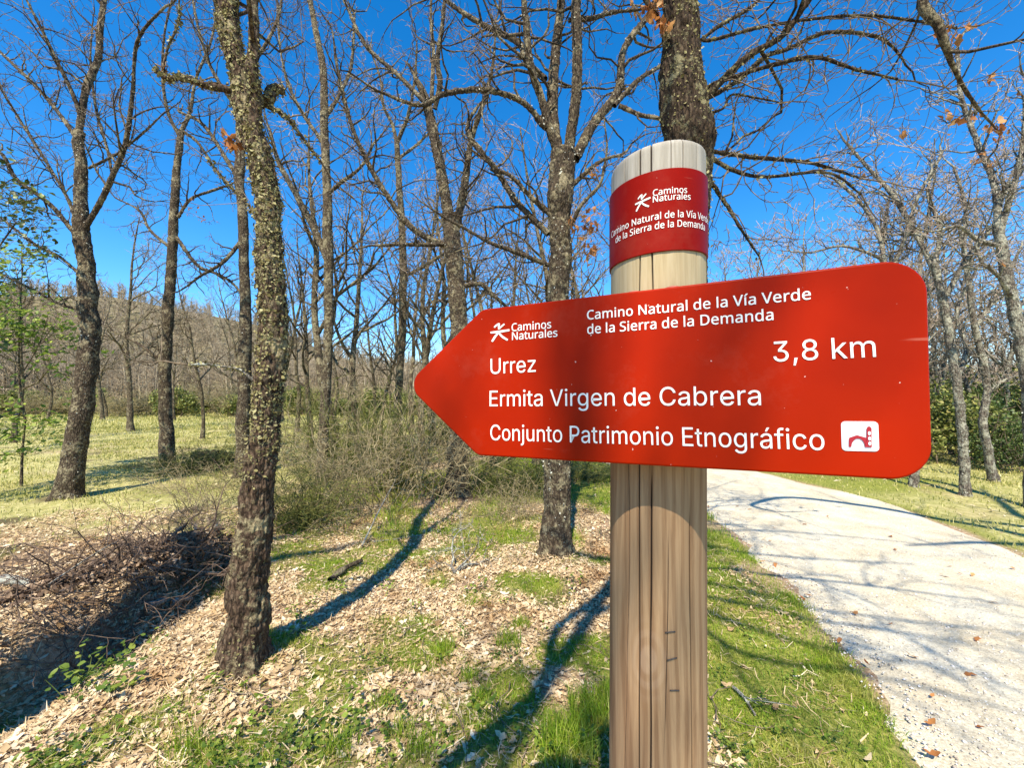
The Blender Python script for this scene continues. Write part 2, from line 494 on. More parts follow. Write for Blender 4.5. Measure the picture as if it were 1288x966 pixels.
GLYPH_A={",":[188,[[38,-119,68,71,137,71,84,-119]]],"3":[453,[[218,-7,173,-3,133,10,98,30,70,57,52,91,44,132,109,132,115,107,126,87,144,71,165,59,191,52,219,50,248,53,275,61,297,74,315,93,325,116,329,145,326,172,316,196,299,217,275,234,242,244,201,248,157,248,157,299,288,448,288,452,70,452,70,509,372,509,372,461,211,278,211,289,264,288,308,276,344,253,371,222,387,186,393,145,387,103,370,66,344,36,309,12,266,-2]]],"8":[453,[[226,-7,178,-2,136,11,101,33,74,62,57,96,52,135,55,166,65,195,81,220,101,241,125,256,153,265,153,267,119,282,93,308,76,342,70,380,75,417,90,450,114,477,146,498,184,511,226,516,269,511,306,498,337,477,361,450,377,417,382,380,376,342,359,308,333,282,300,267,300,265,327,256,351,241,372,220,387,195,397,166,401,135,395,96,378,62,352,33,317,11,275,-2],[226,49,258,52,285,60,307,74,323,91,333,113,337,139,333,165,322,189,305,208,283,223,256,232,226,235,196,232,169,223,147,208,130,189,119,165,115,139,119,113,129,91,145,74,167,60,195,52],[226,290,252,292,274,300,293,313,307,330,316,351,319,376,316,399,308,420,294,437,275,449,252,457,226,460,200,457,177,449,159,437,145,420,136,399,133,376,136,351,145,330,159,313,178,300,201,292]]],"C":[510,[[267,-7,205,1,150,25,104,63,70,115,48,179,40,254,48,329,70,393,104,445,150,484,205,508,267,516,305,513,340,504,373,490,402,471,427,447,448,418,463,385,473,348,408,348,401,373,389,395,357,428,315,449,267,456,223,450,184,432,150,403,125,364,109,314,103,254,109,194,125,145,151,105,184,76,223,59,267,53,315,60,357,81,389,114,408,160,473,160,463,124,448,91,428,62,402,38,373,19,341,5,305,-4]]],"E":[419,[[60,0,60,509,372,509,372,452,125,452,125,286,355,286,355,229,125,229,125,57,375,57,375,0]]],"P":[444,[[60,0,60,509,235,509,289,503,332,487,366,462,390,430,404,391,409,348,404,304,390,265,366,233,332,207,289,191,235,186,109,186,109,242,233,242,269,246,297,256,318,272,333,294,342,319,344,348,342,376,333,402,318,423,297,439,268,449,232,452,125,452,125,0]]],"U":[517,[[259,-8,203,-2,154,15,114,43,85,80,66,124,60,173,60,509,124,509,124,178,128,144,141,113,160,87,187,68,220,56,259,52,298,56,331,68,357,87,377,113,389,144,393,178,393,509,457,509,457,173,451,124,433,80,403,43,363,15,315,-2]]],"V":[480,[[204,0,16,509,84,509,192,206,215,137,248,31,235,31,267,138,290,206,395,509,463,509,278,0]]],"a":[389,[[160,-9,126,-5,94,5,68,22,48,45,35,73,30,108,34,138,43,161,58,179,78,193,125,211,178,220,234,227,265,235,273,243,276,255,276,257,273,279,267,297,256,311,240,322,220,329,196,331,171,329,149,322,118,301,100,274,41,291,57,322,79,346,104,364,133,375,163,382,194,384,239,379,286,360,306,343,322,320,333,290,337,251,337,0,277,0,277,52,272,52,252,25,215,1,190,-6],[170,45,202,49,228,59,248,74,263,93,272,115,276,138,276,190,259,182,231,176,200,171,175,168,134,159,117,150,103,139,95,124,92,105,94,87,102,72,114,61,130,52]]],"b":[425,[[229,-8,198,-5,172,4,138,31,118,59,112,59,112,0,53,0,53,509,114,509,114,319,118,319,137,346,171,373,197,381,229,384,274,378,313,361,345,332,370,293,385,245,390,189,385,133,370,84,346,45,313,16,274,-2],[220,47,253,51,279,66,301,88,316,117,325,151,328,189,325,227,316,261,301,290,280,311,253,325,220,330,188,325,161,312,140,291,125,263,116,229,113,189,116,150,125,115,140,86,162,65,188,51]]],"c":[396,[[207,-8,159,-2,117,16,82,46,56,85,40,133,34,187,40,243,56,291,82,330,117,360,159,378,207,384,260,377,305,356,340,322,362,277,303,262,290,289,270,311,242,325,207,330,173,325,145,310,124,287,108,258,99,224,96,187,99,151,108,117,124,89,145,66,173,51,207,46,243,52,271,66,292,89,304,117,363,102,354,78,341,56,306,21,261,-1]]],"d":[424,[[195,-8,151,-2,111,16,79,45,55,84,39,133,34,189,39,245,55,293,79,332,112,361,151,378,196,384,228,381,253,373,287,346,306,319,311,319,311,509,372,509,372,0,313,0,313,59,307,59,287,31,252,4,227,-5],[205,47,236,51,263,65,284,86,299,115,309,150,312,189,309,229,300,263,284,291,263,312,237,325,205,330,172,325,145,311,124,290,108,261,99,227,96,189,99,151,109,117,124,88,145,66,172,51]]],"e":[404,[[212,-8,161,-2,117,16,82,46,56,85,40,132,34,187,39,242,55,290,81,329,115,359,157,378,205,384,236,382,266,374,294,361,319,341,341,315,357,282,368,242,371,194,371,169,75,169,75,221,338,221,310,202,307,237,298,269,283,294,263,314,237,326,205,330,173,326,146,313,125,294,109,270,99,241,96,211,96,178,100,139,110,106,128,80,151,61,179,50,212,46,254,53,285,73,306,105,365,91,353,63,335,39,311,19,283,4,249,-5]]],"f":[253,[[228,379,228,327,6,327,6,379],[81,0,81,432,84,461,96,486,113,505,135,519,161,527,187,530,222,527,243,521,227,468,215,472,195,474,171,470,154,460,145,443,142,419,142,0]]],"g":[426,[[207,-151,168,-148,134,-140,105,-127,82,-110,64,-91,51,-69,101,-41,122,-66,154,-88,178,-95,207,-97,249,-92,282,-75,295,-62,304,-47,310,-28,311,-6,311,68,306,68,287,41,252,16,227,8,195,5,152,10,113,27,80,53,55,90,39,136,34,191,39,246,55,293,80,332,112,361,152,378,196,384,228,382,253,373,288,346,308,319,313,319,313,379,372,379,372,-9,367,-54,350,-90,324,-117,291,-136,251,-147],[205,59,237,63,264,75,285,95,300,121,309,154,312,193,309,231,300,264,285,291,264,312,237,325,205,330,172,325,145,312,124,290,109,262,99,229,96,193,99,155,109,123,124,96,145,76,172,63]]],"i":[167,[[53,0,53,379,114,379,114,0],[84,443,67,446,54,455,44,468,41,483,44,499,54,512,67,521,84,524,100,521,114,512,123,499,126,483,123,468,114,455,100,446]]],"j":[167,[[53,379,114,379,114,-30,111,-63,102,-90,86,-113,65,-129,37,-139,4,-143,-10,-143,-10,-87,2,-87,25,-83,40,-72,50,-54,53,-29],[83,443,67,446,53,455,44,468,41,483,44,499,53,512,67,521,83,524,100,521,114,512,123,499,126,483,123,468,114,455,100,446]]],"k":[381,[[110,137,110,212,121,212,284,379,360,379,184,199,177,199],[53,0,53,509,114,509,114,0],[294,0,148,186,191,229,372,0]]],"m":[610,[[53,0,53,379,112,379,112,295,108,295,118,323,132,346,151,363,172,376,195,384,219,386,257,380,287,361,309,331,321,295,312,295,322,321,337,343,357,361,381,375,407,383,437,386,468,383,497,372,522,354,541,328,553,296,557,255,557,0,496,0,496,254,490,289,473,313,447,326,419,330,395,328,374,320,358,307,345,290,338,270,335,247,335,0,274,0,274,260,269,288,253,311,229,326,199,330,178,328,158,320,140,307,126,289,117,266,114,238,114,0]]],"n":[410,[[114,227,114,0,53,0,53,379,112,379,112,287,102,287,124,332,152,362,187,379,227,384,264,380,295,369,321,349,341,321,353,285,357,240,357,0,296,0,296,235,290,275,273,304,246,323,210,329,184,326,161,317,141,303,126,283,117,257]]],"o":[415,[[207,-8,159,-2,117,16,82,46,56,85,40,133,34,187,40,243,56,291,82,330,117,360,159,378,207,384,256,378,299,360,333,330,359,291,376,243,381,187,376,133,359,85,333,46,299,16,256,-2],[207,46,242,51,270,66,292,89,307,117,316,151,319,187,316,224,307,258,292,287,270,310,242,325,207,330,173,325,145,310,124,287,108,258,99,224,96,187,99,151,108,117,124,89,145,66,173,51]]],"r":[260,[[53,0,53,379,112,379,112,321,115,321,130,347,152,367,181,380,213,385,229,384,243,384,243,322,230,324,207,326,182,323,159,315,140,301,126,284,117,262,114,237,114,0]]],"t":[227,[[204,379,204,327,6,327,6,379],[65,471,126,471,126,98,128,76,136,61,150,53,170,50,185,51,202,54,213,2,192,-3,168,-4,125,2,92,21,72,52,65,93]]],"u":[410,[[182,-5,146,-1,115,11,89,31,69,59,57,95,53,139,53,379,114,379,114,144,119,105,137,75,164,56,200,50,226,53,249,62,268,77,283,97,293,122,296,153,296,379,357,379,357,0,298,0,298,92,307,92,286,47,257,17,222,0]]],"z":[380,[[42,0,42,46,254,320,254,323,48,323,48,379,333,379,333,331,126,60,126,56,339,56,339,0]]],"á":[389,[[160,-9,126,-5,94,5,68,22,48,45,35,73,30,108,34,138,43,161,58,179,78,193,125,211,178,220,234,227,265,235,273,243,276,255,276,257,273,279,267,297,256,311,240,322,220,329,196,331,171,329,149,322,118,301,100,274,41,291,57,322,79,346,104,364,133,375,163,382,194,384,239,379,286,360,306,343,322,320,333,290,337,251,337,0,277,0,277,52,272,52,252,25,215,1,190,-6],[170,45,202,49,228,59,248,74,263,93,272,115,276,138,276,190,259,182,231,176,200,171,175,168,134,159,117,150,103,139,95,124,92,105,94,87,102,72,114,61,130,52],[162,429,210,529,278,529,212,429]]]," ":[188,[]]}
GLYPH_B={"C":[507,[[323,517,280,513,241,502,206,482,178,456,155,423,139,383,129,337,125,286,131,220,147,164,175,117,213,83,262,62,322,55,394,62,460,78,460,15,393,-2,312,-8,270,-6,232,1,197,12,166,28,139,48,115,72,95,99,78,131,56,203,49,287,53,349,67,406,89,456,120,499,159,534,206,559,261,575,324,581,367,578,409,572,448,561,482,547,453,486,394,508,360,515]]],"D":[586,[[536,292,534,246,528,203,516,165,501,131,481,100,457,74,430,51,399,33,364,18,325,8,283,2,237,0,78,0,78,573,254,573,296,571,335,565,371,555,404,540,434,523,460,501,483,475,502,446,517,413,528,377,534,336],[460,289,454,359,435,415,404,457,361,487,308,505,244,511,150,511,150,62,228,62,282,65,329,76,369,94,402,119,428,151,446,190,457,236]]],"N":[609,[[532,0,447,0,141,476,138,476,141,432,143,378,144,320,144,0,78,0,78,573,161,573,467,99,470,99,468,137,466,193,464,249,464,573,532,573]]],"S":[440,[[403,153,396,106,378,66,348,35,307,11,257,-3,198,-8,137,-5,83,4,41,19,41,88,113,65,156,57,201,55,240,57,273,66,298,79,316,98,327,120,330,147,327,173,318,194,302,213,277,230,196,265,131,294,106,311,85,330,69,351,57,375,50,403,48,435,54,477,71,513,99,542,136,563,180,576,231,581,276,578,318,572,389,549,366,487,302,508,266,515,229,517,196,515,169,507,148,494,133,478,124,457,121,434,124,407,133,386,149,367,172,351,246,318,293,299,332,279,362,255,385,228,398,194]]],"V":[481,[[481,573,277,0,204,0,0,573,75,573,204,205,220,160,231,119,241,80,250,119,262,161,277,207,405,573]]],"a":[450,[[231,437,268,435,299,428,326,418,347,403,364,383,376,358,383,328,385,293,385,0,334,0,320,61,317,61,279,22,258,9,234,-1,172,-8,136,-5,103,6,75,23,55,48,41,80,37,119,40,150,50,176,65,199,87,219,116,234,152,245,194,253,243,257,316,259,316,285,310,330,293,359,265,375,227,380,194,378,163,370,106,347,84,400,151,426,190,434],[252,208,184,200,141,182,118,155,110,119,115,87,132,66,157,53,188,49,238,56,279,79,295,96,306,117,313,142,315,172,315,210]]],"d":[493,[[221,-8,182,-5,148,6,118,23,92,48,71,79,56,117,47,162,44,214,47,266,56,311,71,350,93,381,119,406,149,424,183,434,221,438,253,436,280,429,323,407,354,374,359,374,356,405,354,438,354,609,425,609,425,0,368,0,358,58,354,58,323,24,279,1,252,-6],[232,51,263,53,290,60,311,71,328,88,348,135,355,200,355,213,349,284,329,336,313,355,291,369,264,377,231,379,204,376,181,368,162,354,146,334,124,281,117,213,124,144,146,93,162,74,181,61,205,53]]],"e":[453,[[234,438,286,432,329,414,364,385,390,346,406,299,411,244,411,201,117,201,120,167,127,137,139,111,154,90,174,74,197,62,224,55,254,52,327,60,392,82,392,20,327,-1,251,-8,194,-2,143,17,101,48,70,91,51,146,44,212,50,277,68,333,96,378,134,411,181,431],[233,380,209,378,188,372,170,362,154,348,130,309,119,257,338,257,335,292,326,322,312,346,292,364,266,376]]],"i":[207,[[139,430,139,0,68,0,68,430],[104,591,119,588,133,580,142,566,145,546,142,526,133,512,119,504,104,501,88,504,75,512,66,526,63,546,66,566,75,580,88,588]]],"l":[207,[[139,0,68,0,68,609,139,609]]],"m":[750,[[540,438,574,436,603,429,628,417,649,401,665,379,676,352,683,319,685,280,685,0,615,0,615,277,610,321,594,353,567,372,528,379,499,376,474,369,454,358,438,342,418,298,411,237,411,0,342,0,342,277,339,308,332,333,320,353,303,367,281,376,253,379,215,374,185,360,164,338,150,308,141,269,139,223,139,0,68,0,68,430,125,430,136,371,140,371,155,392,173,409,217,431,266,438,312,433,349,420,378,398,398,366,402,366,427,398,461,420,499,433]]],"n":[495,[[275,438,311,436,343,429,369,417,391,401,409,379,421,352,428,319,431,280,431,0,361,0,361,275,355,321,338,353,308,372,265,379,232,376,204,368,182,356,166,338,146,289,139,223,139,0,68,0,68,430,125,430,136,371,140,371,156,392,175,409,222,431]]],"o":[485,[[442,216,438,165,428,121,411,82,388,51,359,25,324,7,285,-4,241,-8,200,-4,163,7,129,25,100,51,77,82,59,121,48,165,44,216,50,282,68,336,97,380,137,412,186,431,244,438,299,431,347,412,387,380,417,336,436,282],[117,216,120,169,130,128,147,95,172,71,203,56,243,51,282,56,314,71,339,95,356,128,366,169,369,216,365,263,355,303,338,335,314,359,282,374,242,379,212,376,185,368,164,354,147,335,134,311,124,284,119,252]]],"r":[331,[[269,438,295,437,319,433,310,368,287,372,264,374,240,371,217,363,195,351,176,334,161,313,149,289,141,261,139,229,139,0,68,0,68,430,126,430,134,351,137,351,170,395,191,413,214,426,240,435]]],"s":[384,[[348,119,343,80,327,49,302,24,268,6,226,-4,176,-8,99,-1,42,19,42,83,104,60,141,52,178,49,224,53,256,66,274,86,280,112,278,128,271,141,239,167,174,196,103,228,76,245,57,266,45,292,41,324,44,350,52,372,66,392,85,408,137,430,202,438,275,430,339,409,315,353,258,372,197,380,159,377,131,366,114,350,108,328,111,312,119,298,154,274,219,246,289,215,314,197,333,176,344,150]]],"t":[289,[[212,50,245,53,272,59,272,5,240,-4,200,-8,167,-5,138,4,112,20,91,44,78,79,74,125,74,375,13,375,13,409,75,437,103,528,144,528,144,430,269,430,269,375,144,375,144,127,149,93,163,69,185,54]]],"u":[496,[[427,430,427,0,370,0,359,57,356,57,340,36,321,20,273,-1,220,-8,173,-4,134,8,103,29,81,59,68,99,63,148,63,430,135,430,135,153,141,108,158,76,188,57,230,51,273,55,306,69,330,91,345,121,354,160,357,206,357,430]]],"í":[207,[[139,0,68,0,68,430,139,430],[222,606,201,579,171,546,138,513,107,486,61,486,61,496,87,532,115,575,137,614,222,614]]]," ":[209,[]]}


# ------------------------------------------------------------------ ground sheet and path
def grass_amount(x, y):
    """share of green growth on the ground (0 leaf litter .. 1 grass)"""
    g = np.zeros_like(x)
    n1 = noise2(x, y, 1.1, 31)
    n2 = noise2(x, y, 3.2, 32)
    nn = .6 * n1 + .4 * n2
    l = np.interp(y, PL[:, 1], PL[:, 0])
    r = np.interp(y, PR[:, 1], PR[:, 0])
    verge = sstep(-1.35, -.7, x - l) * (1 - sstep(.05, .15, x - l))
    g = np.maximum(g, verge * sstep(.24, .44, nn + .06))
    back = sstep(3.3, 4.4, y + .9 * (n2 - .5)) * sstep(-2.2, -1.2, x) * (1 - sstep(0, .2, x - l))
    g = np.maximum(g, back * sstep(.30, .55, nn))
    front = (1 - sstep(1.55, 2.2, y)) * sstep(-1.6, -.9, x)
    g = np.maximum(g, front * sstep(.47, .60, nn))
    meadow = sstep(3.3, 4.4, y + .05 * (x + 3) + .8 * (n1 - .5)) * (1 - sstep(-2.4, -1.5, x))
    g = np.maximum(g, meadow * sstep(.22, .62, nn))
    right = sstep(-.15, .1, x - r)
    g = np.maximum(g, right * sstep(.2, .5, nn))
    g = np.maximum(g, .9 * sstep(.46, .62, .3 * n1 + .7 * n2))
    g = g * (1 - .75 * sstep(.60, .72, noise2(x, y, 2.3, 35)) * (y < 5))
    inside = sstep(-.02, .12, x - l) * sstep(-.02, .12, r - x)
    return g * (1 - inside * (y < 14))


def axis(lo, hi, near_lo, near_hi, step, grow):
    a = list(np.arange(near_lo, near_hi + 1e-6, step))
    s = step
    while a[-1] < hi:
        s *= grow
        a.append(a[-1] + s)
    s = step
    while a[0] > lo:
        s *= grow
        a.insert(0, a[0] - s)
    return np.array(a)


gx = axis(-420, 420, -7, 6.5, .055, 1.07)
gy = axis(-60, 480, .2, 8.5, .055, 1.07)
X, Yg = np.meshgrid(gx, gy)
Z = ground(X, Yg)
nx, ny = len(gx), len(gy)
mb = MB()
ii = np.arange(ny - 1)[:, None] * nx
jj = np.arange(nx - 1)[None, :]
qd = np.stack([ii + jj, ii + jj + 1, ii + nx + jj + 1, ii + nx + jj], -1).reshape(-1, 4)
mb.add(np.stack([X, Yg, Z], -1).reshape(-1, 3), qd)

gm = Mat('ground', .95, .1)
litter = gm.ramp(gm.noise(30, 6, .7), [(.28, (.10, .062, .04)), (.45, (.34, .225, .135)), (.6, (.56, .41, .27)), (.75, (.68, .54, .38))])
green = gm.ramp(gm.noise(38, 6, .7), [(.28, (.06, .08, .015)), (.46, (.18, .21, .035)), (.6, (.32, .31, .07)), (.75, (.54, .47, .2))])
straw = gm.ramp(gm.noise(9, 8, .75), [(.30, (.17, .17, .05)), (.45, (.37, .345, .12)), (.6, (.56, .50, .23)), (.72, (.66, .59, .33))])
soil = gm.ramp(gm.noise(24, 6, .7), [(.3, (.035, .024, .017)), (.55, (.11, .075, .05)), (.75, (.25, .18, .12))])
woodf = gm.ramp(gm.noise(.5, 6, .7), [(.3, (.06, .06, .025)), (.5, (.17, .145, .08)), (.7, (.30, .25, .16))])
at = gm.attr('cover')
sep = gm.n('SeparateColor')
gm.l(at.outputs['Color'], sep.inputs[0])
c = gm.mix(sep.outputs[0], litter, green)
c = gm.mix(sep.outputs[1], c, straw)
c = gm.mix(sep.outputs[2], c, soil)
c = gm.mix(at.outputs['Alpha'], c, woodf)
gm.color(c)
gm.bump(gm.noise(45, 6, .7), .8, .03)
go = mb.build('ground', gm.m)
tag(go, kind='structure')
ca = go.data.color_attributes.new('cover', 'FLOAT_COLOR', 'POINT')
ga = grass_amount(X, Yg)
nn = noise2(X, Yg, .7, 41)
stw = sstep(3.7, 5.6, Yg + .05 * (X + 3) + .8 * (nn - .5)) * (1 - sstep(-2.6, -1.2, X)) * (.35 + .65 * sstep(.25, .6, noise2(X, Yg, .9, 44)))
stw = np.maximum(stw, .75 * sstep(.0, .3, X - np.interp(Yg, PR[:, 1], PR[:, 0])) * sstep(.3, .6, nn))
win = sstep(-7.5, -5.0, X) * (1 - sstep(-2.3, -1.8, X)) * sstep(2.2, 2.8, Yg) * (1 - sstep(4.0, 4.4, Yg))
so = np.maximum(.8 * win * sstep(.3, .55, noise2(X, Yg, 1.3, 47)), .8 * sstep(.66, .78, noise2(X, Yg, 1.6, 49)) * (Yg < 12))
so = so * (1 - path_mask(X, Yg)) * (1 - sstep(-1.2, -.7, X - np.interp(Yg, PL[:, 1], PL[:, 0])))
wf = sstep(31, 40, Yg)
wf = np.maximum(wf, sstep(3.5, 8, X - 6.5))
cov = np.stack([ga, stw, so, wf], -1).reshape(-1, 4)
ca.data.foreach_set('color', cov.ravel().astype(np.float32))

# gravel path: a strip following the ground
pm_ = Mat('path_gravel', .95, .1)
c = pm_.ramp(pm_.noise(85, 8, .85), [(.33, (.26, .215, .145)), (.44, (.53, .475, .365)), (.54, (.70, .65, .53)), (.70, (.80, .76, .65))])
c2 = pm_.ramp(pm_.noise(2.2, 5, .65), [(.35, (.80, .75, .65)), (.62, (1.0, .99, .93))])
c = pm_.mix(1.0, c, c2, 'MULTIPLY')
pm_.color(c)
pm_.bump(pm_.math('ADD', pm_.noise(90, 8, .85), pm_.math('MULTIPLY', pm_.voro(55), .6)), .55, .016)


def resample(pts, n):
    s = np.concatenate([[0], np.cumsum(np.linalg.norm(np.diff(pts, axis=0), axis=1))])
    q = np.linspace(0, s[-1], n)
    return np.stack([np.interp(q, s, pts[:, k]) for k in range(pts.shape[1])], 1)


def catmull(pts, n):
    """smooth curve through rows of pts"""
    pts = np.asarray(pts, float)
    m = len(pts)
    ext = np.vstack([2 * pts[0] - pts[1], pts, 2 * pts[-1] - pts[-2]])
    s = np.concatenate([[0], np.cumsum(np.linalg.norm(np.diff(pts[:, :3], axis=0), axis=1))])
    q = np.linspace(0, s[-1], n)
    k = np.clip(np.searchsorted(s, q, side='right') - 1, 0, m - 2)
    t = ((q - s[k]) / (s[k + 1] - s[k] + 1e-12))[:, None]
    p0, p1, p2, p3 = ext[k], ext[k + 1], ext[k + 2], ext[k + 3]
    return .5 * (2 * p1 + (p2 - p0) * t + (2 * p0 - 5 * p1 + 4 * p2 - p3) * t ** 2 + (3 * p1 - p0 - 3 * p2 + p3) * t ** 3)


pn, pw = 560, 44
el = catmull(np.c_[PL, np.zeros(len(PL))], pn)[:, :2]
er = catmull(np.c_[PR, np.zeros(len(PR))], pn)[:, :2]
el[:, 0] += .20 * (noise2(el[:, 0], el[:, 1], 2.1, 61) - .5) + .13 * (noise2(el[:, 0], el[:, 1], 6, 62) - .5) + .07 * (noise2(el[:, 0], el[:, 1], 19, 65) - .5)
er[:, 0] += .25 * (noise2(er[:, 0], er[:, 1], 1.7, 63) - .5) + .08 * (noise2(er[:, 0], er[:, 1], 6, 64) - .5)
tt = np.linspace(0, 1, pw)[None, :, None]
pp = el[:, None, :] * (1 - tt) + er[:, None, :] * tt
pz = ground(pp[..., 0], pp[..., 1]) + .018 - .03 * (np.abs(np.linspace(-1, 1, pw)) ** 10)[None, :]
mb = MB()
ii = np.arange(pn - 1)[:, None] * pw
jj = np.arange(pw - 1)[None, :]
qd = np.stack([ii + jj, ii + jj + 1, ii + pw + jj + 1, ii + pw + jj], -1).reshape(-1, 4)
mb.add(np.concatenate([pp, pz[..., None]], -1).reshape(-1, 3), qd)
tag(mb.build('path', pm_.m), kind='structure')

# ------------------------------------------------------------------ the signpost
PR_ = .060                                        # post radius
AX = np.array([.193, .5406, 0.0])                  # post axis at eye height
LEAN = np.array([.009, -.002])                     # slight lean per metre


def axis_at(z):
    return np.array([AX[0] + LEAN[0] * (z - EYE), AX[1] + LEAN[1] * (z - EYE), z])


u_s = cam2world(np.array([1139, 31, -510.0]) / 1248.4)
v_s = cam2world(np.array([0, 1, .0608]) / 1.00185)
n_s = np.cross(u_s, v_s)
n_s /= np.linalg.norm(n_s)
if n_s[1] > 0:
    n_s = -n_s
GAP = .0375
O_s = axis_at(1.57) + n_s * (PR_ + GAP)


def S2(px, py):
    """photo pixel -> coordinates on the sign face"""
    d = ray(px, py)
    e = np.array([0, 0, EYE])
    t = np.dot(O_s - e, n_s) / np.dot(d, n_s)
    q = e + d * t - O_s
    return np.array([np.dot(q, u_s), np.dot(q, v_s)])


def S3(s, h, off=0.0):
    s = np.asarray(s, float)
    h = np.asarray(h, float)
    return O_s + s[..., None] * u_s + h[..., None] * v_s + n_s * off


post = thing('signpost', axis_at(0), 'round wooden waymark post carrying a red arrow board and a red metal collar', 'signpost')
po = np.array(post.location)

# post: weathered round timber with drying cracks
ztop = P(828, 176, AX[1] - PR_ * .94)[2]
NA, NZ = 720, 330
za = np.concatenate([np.linspace(-.35, .75, 20)[:-1], np.linspace(.75, ztop, NZ)])
th = np.arange(NA) * 2 * np.pi / NA
TH, ZZ = np.meshgrid(th, za)
face = math.atan2(-AX[1], -AX[0])                  # direction towards the eye
rel = (TH - face + np.pi) % (2 * np.pi) - np.pi
cyl = np.stack([np.cos(TH).ravel() * 6, np.sin(TH).ravel() * 6, ZZ.ravel() * 1.3], 1)
rr = PR_ + .0008 * (vnoise(cyl, 71).reshape(TH.shape) - .5)
fine = vnoise(np.stack([np.cos(TH).ravel() * 60, np.sin(TH).ravel() * 60, ZZ.ravel() * 5], 1), 72).reshape(TH.shape)
rr -= .0004 * np.maximum(0, fine - .45)
cracks = [(-.66, .8, 1.42, .0007, .004), (.06, .7, 1.47, .0007, .005), (.36, .7, 1.9, .0006, .004), (-.14, 1.1, 1.40, .0003, .002), (.66, .95, 1.5, .0003, .002),
          (.02, 1.6, 1.9, .0007, .005), (-.5, 1.72, 1.9, .0004, .003), (-.85, 1.66, 1.9, .0004, .003), (.24, 1.73, 1.9, .00035, .003), (-.22, 1.75, 1.9, .00035, .003), (.7, 1.72, 1.9, .0004, .003),
          (2.2, .5, 1.9, .0008, .006), (-1.9, .4, 1.7, .0007, .005), (3.0, .6, 1.9, .0007, .005)]
dark = np.zeros_like(TH)
for k, (a0, z0, z1, w, dp) in enumerate(cracks):
    zz = ZZ[:, 0]
    # image left is +rel for a viewer facing the post
    path_a = -a0 + .22 * (vnoise(np.stack([zz * 2.2, zz * 0, zz * 0 + k], 1), 73) - .5) + .03 * (vnoise(np.stack([zz * 12, zz * 0, zz * 0 + k], 1), 74) - .5)
    prof = sstep(z0, z0 + .12, zz) * (1 - sstep(z1 - .05, z1, zz)) if z1 < 1.85 else sstep(z0, z0 + .12, zz)
    d = np.abs((rel - path_a[:, None] + np.pi) % (2 * np.pi) - np.pi) * PR_
    g = np.exp(-(d / w) ** 2) * prof[:, None]
    rr -= dp * g
    dark = np.maximum(dark, g)
top_bevel = sstep(ztop - .006, ztop, ZZ)
rr -= .004 * top_bevel ** 2
slant = .0 * ZZ
PX = AX[0] + LEAN[0] * (ZZ - EYE) + rr * np.cos(TH)
PY = AX[1] + LEAN[1] * (ZZ - EYE) + rr * np.sin(TH)
PZ = ZZ + .09 * (PX - AX[0]) * sstep(1.70, ztop, ZZ)
mb = MB()
nz = len(za)
V = np.stack([PX, PY, PZ], -1).reshape(-1, 3)
i = np.arange(nz - 1)[:, None] * NA
j = np.arange(NA)[None, :]
q = np.stack([i + j, i + (j + 1) % NA, i + NA + (j + 1) % NA, i + NA + j], -1).reshape(-1, 4)
tc = V[-NA:].mean(0) + np.array([0, 0, .003])
V = np.vstack([V, tc])
tr = np.stack([np.full(NA, len(V) - 1), (nz - 1) * NA + np.arange(NA), (nz - 1) * NA + (np.arange(NA) + 1) % NA], 1)
mb.add(V, q, tr)
wm = Mat('post_wood', .85, .2)
grain = wm.noise(95, 5, .7, scale=(1, 1, .05), dist=.6)
swirl = wm.noise(16, 3, .55, scale=(1, 1, .16), dist=1.2)
ringg = wm.n('TexWave')
ringg.inputs['Scale'].default_value = 26
ringg.inputs['Distortion'].default_value = 7
ringg.inputs['Detail'].default_value = 2
ringg.inputs['Detail Scale'].default_value = .7
wm.l(wm.co((1, .6, .14)), ringg.inputs['Vector'])
base = wm.ramp(grain, [(.3, (.185, .10, .047)), (.5, (.33, .195, .095)), (.7, (.46, .29, .15))])
red = wm.ramp(wm.noise(9, 2, .5, scale=(1, 1, .22)), [(.47, 0.0), (.66, .65)])
base = wm.mix(red, base, wm.ramp(grain, [(.3, (.17, .085, .045)), (.7, (.29, .165, .095))]))
base = wm.mix(.30, base, wm.ramp(ringg.outputs['Fac'], [(.2, (.17, .095, .048)), (.6, (.44, .30, .165))]))
# the part above the board is paler and straw coloured
sepz = wm.n('SeparateXYZ')
wm.l(wm.co(), sepz.inputs[0])
upf = wm.ramp(wm.math('MULTIPLY', wm.math('SUBTRACT', sepz.outputs[2], 1.5), 5.0, True), [(.2, 0.0), (.6, 1.0)])
upc = wm.ramp(grain, [(.3, (.33, .255, .13)), (.5, (.43, .345, .195)), (.7, (.49, .41, .25))])
base = wm.mix(upf, base, upc)
topf = wm.ramp(wm.math('MULTIPLY', wm.math('SUBTRACT', sepz.outputs[2], 1.765), 22.0, True), [(.2, 0.0), (.9, .75)])
base = wm.mix(topf, base, wm.ramp(grain, [(.3, (.24, .22, .19)), (.7, (.48, .45, .40))]))
knot = wm.n('VectorMath', operation='DISTANCE')
kp = P(812, 838, AX[1] - PR_)
wm.l(wm.co((1, 1, .6)), knot.inputs[0])
knot.inputs[1].default_value = (kp[0] - po[0], kp[1] - po[1], (kp[2] - po[2]) * .6)
kr = wm.n('TexNoise')
kr.inputs['Scale'].default_value = 12
wm.l(wm.co((1, 1, .5)), kr.inputs['Vector'])
kd = wm.math('ADD', wm.math('MULTIPLY', knot.outputs['Value'], 520), wm.math('MULTIPLY', kr.outputs['Fac'], 22))
ks = wm.math('MULTIPLY', wm.math('ADD', wm.math('SINE', kd), 1.0), .5)
kf = wm.ramp(knot.outputs['Value'], [(.002, .5), (.034, 0.0)])
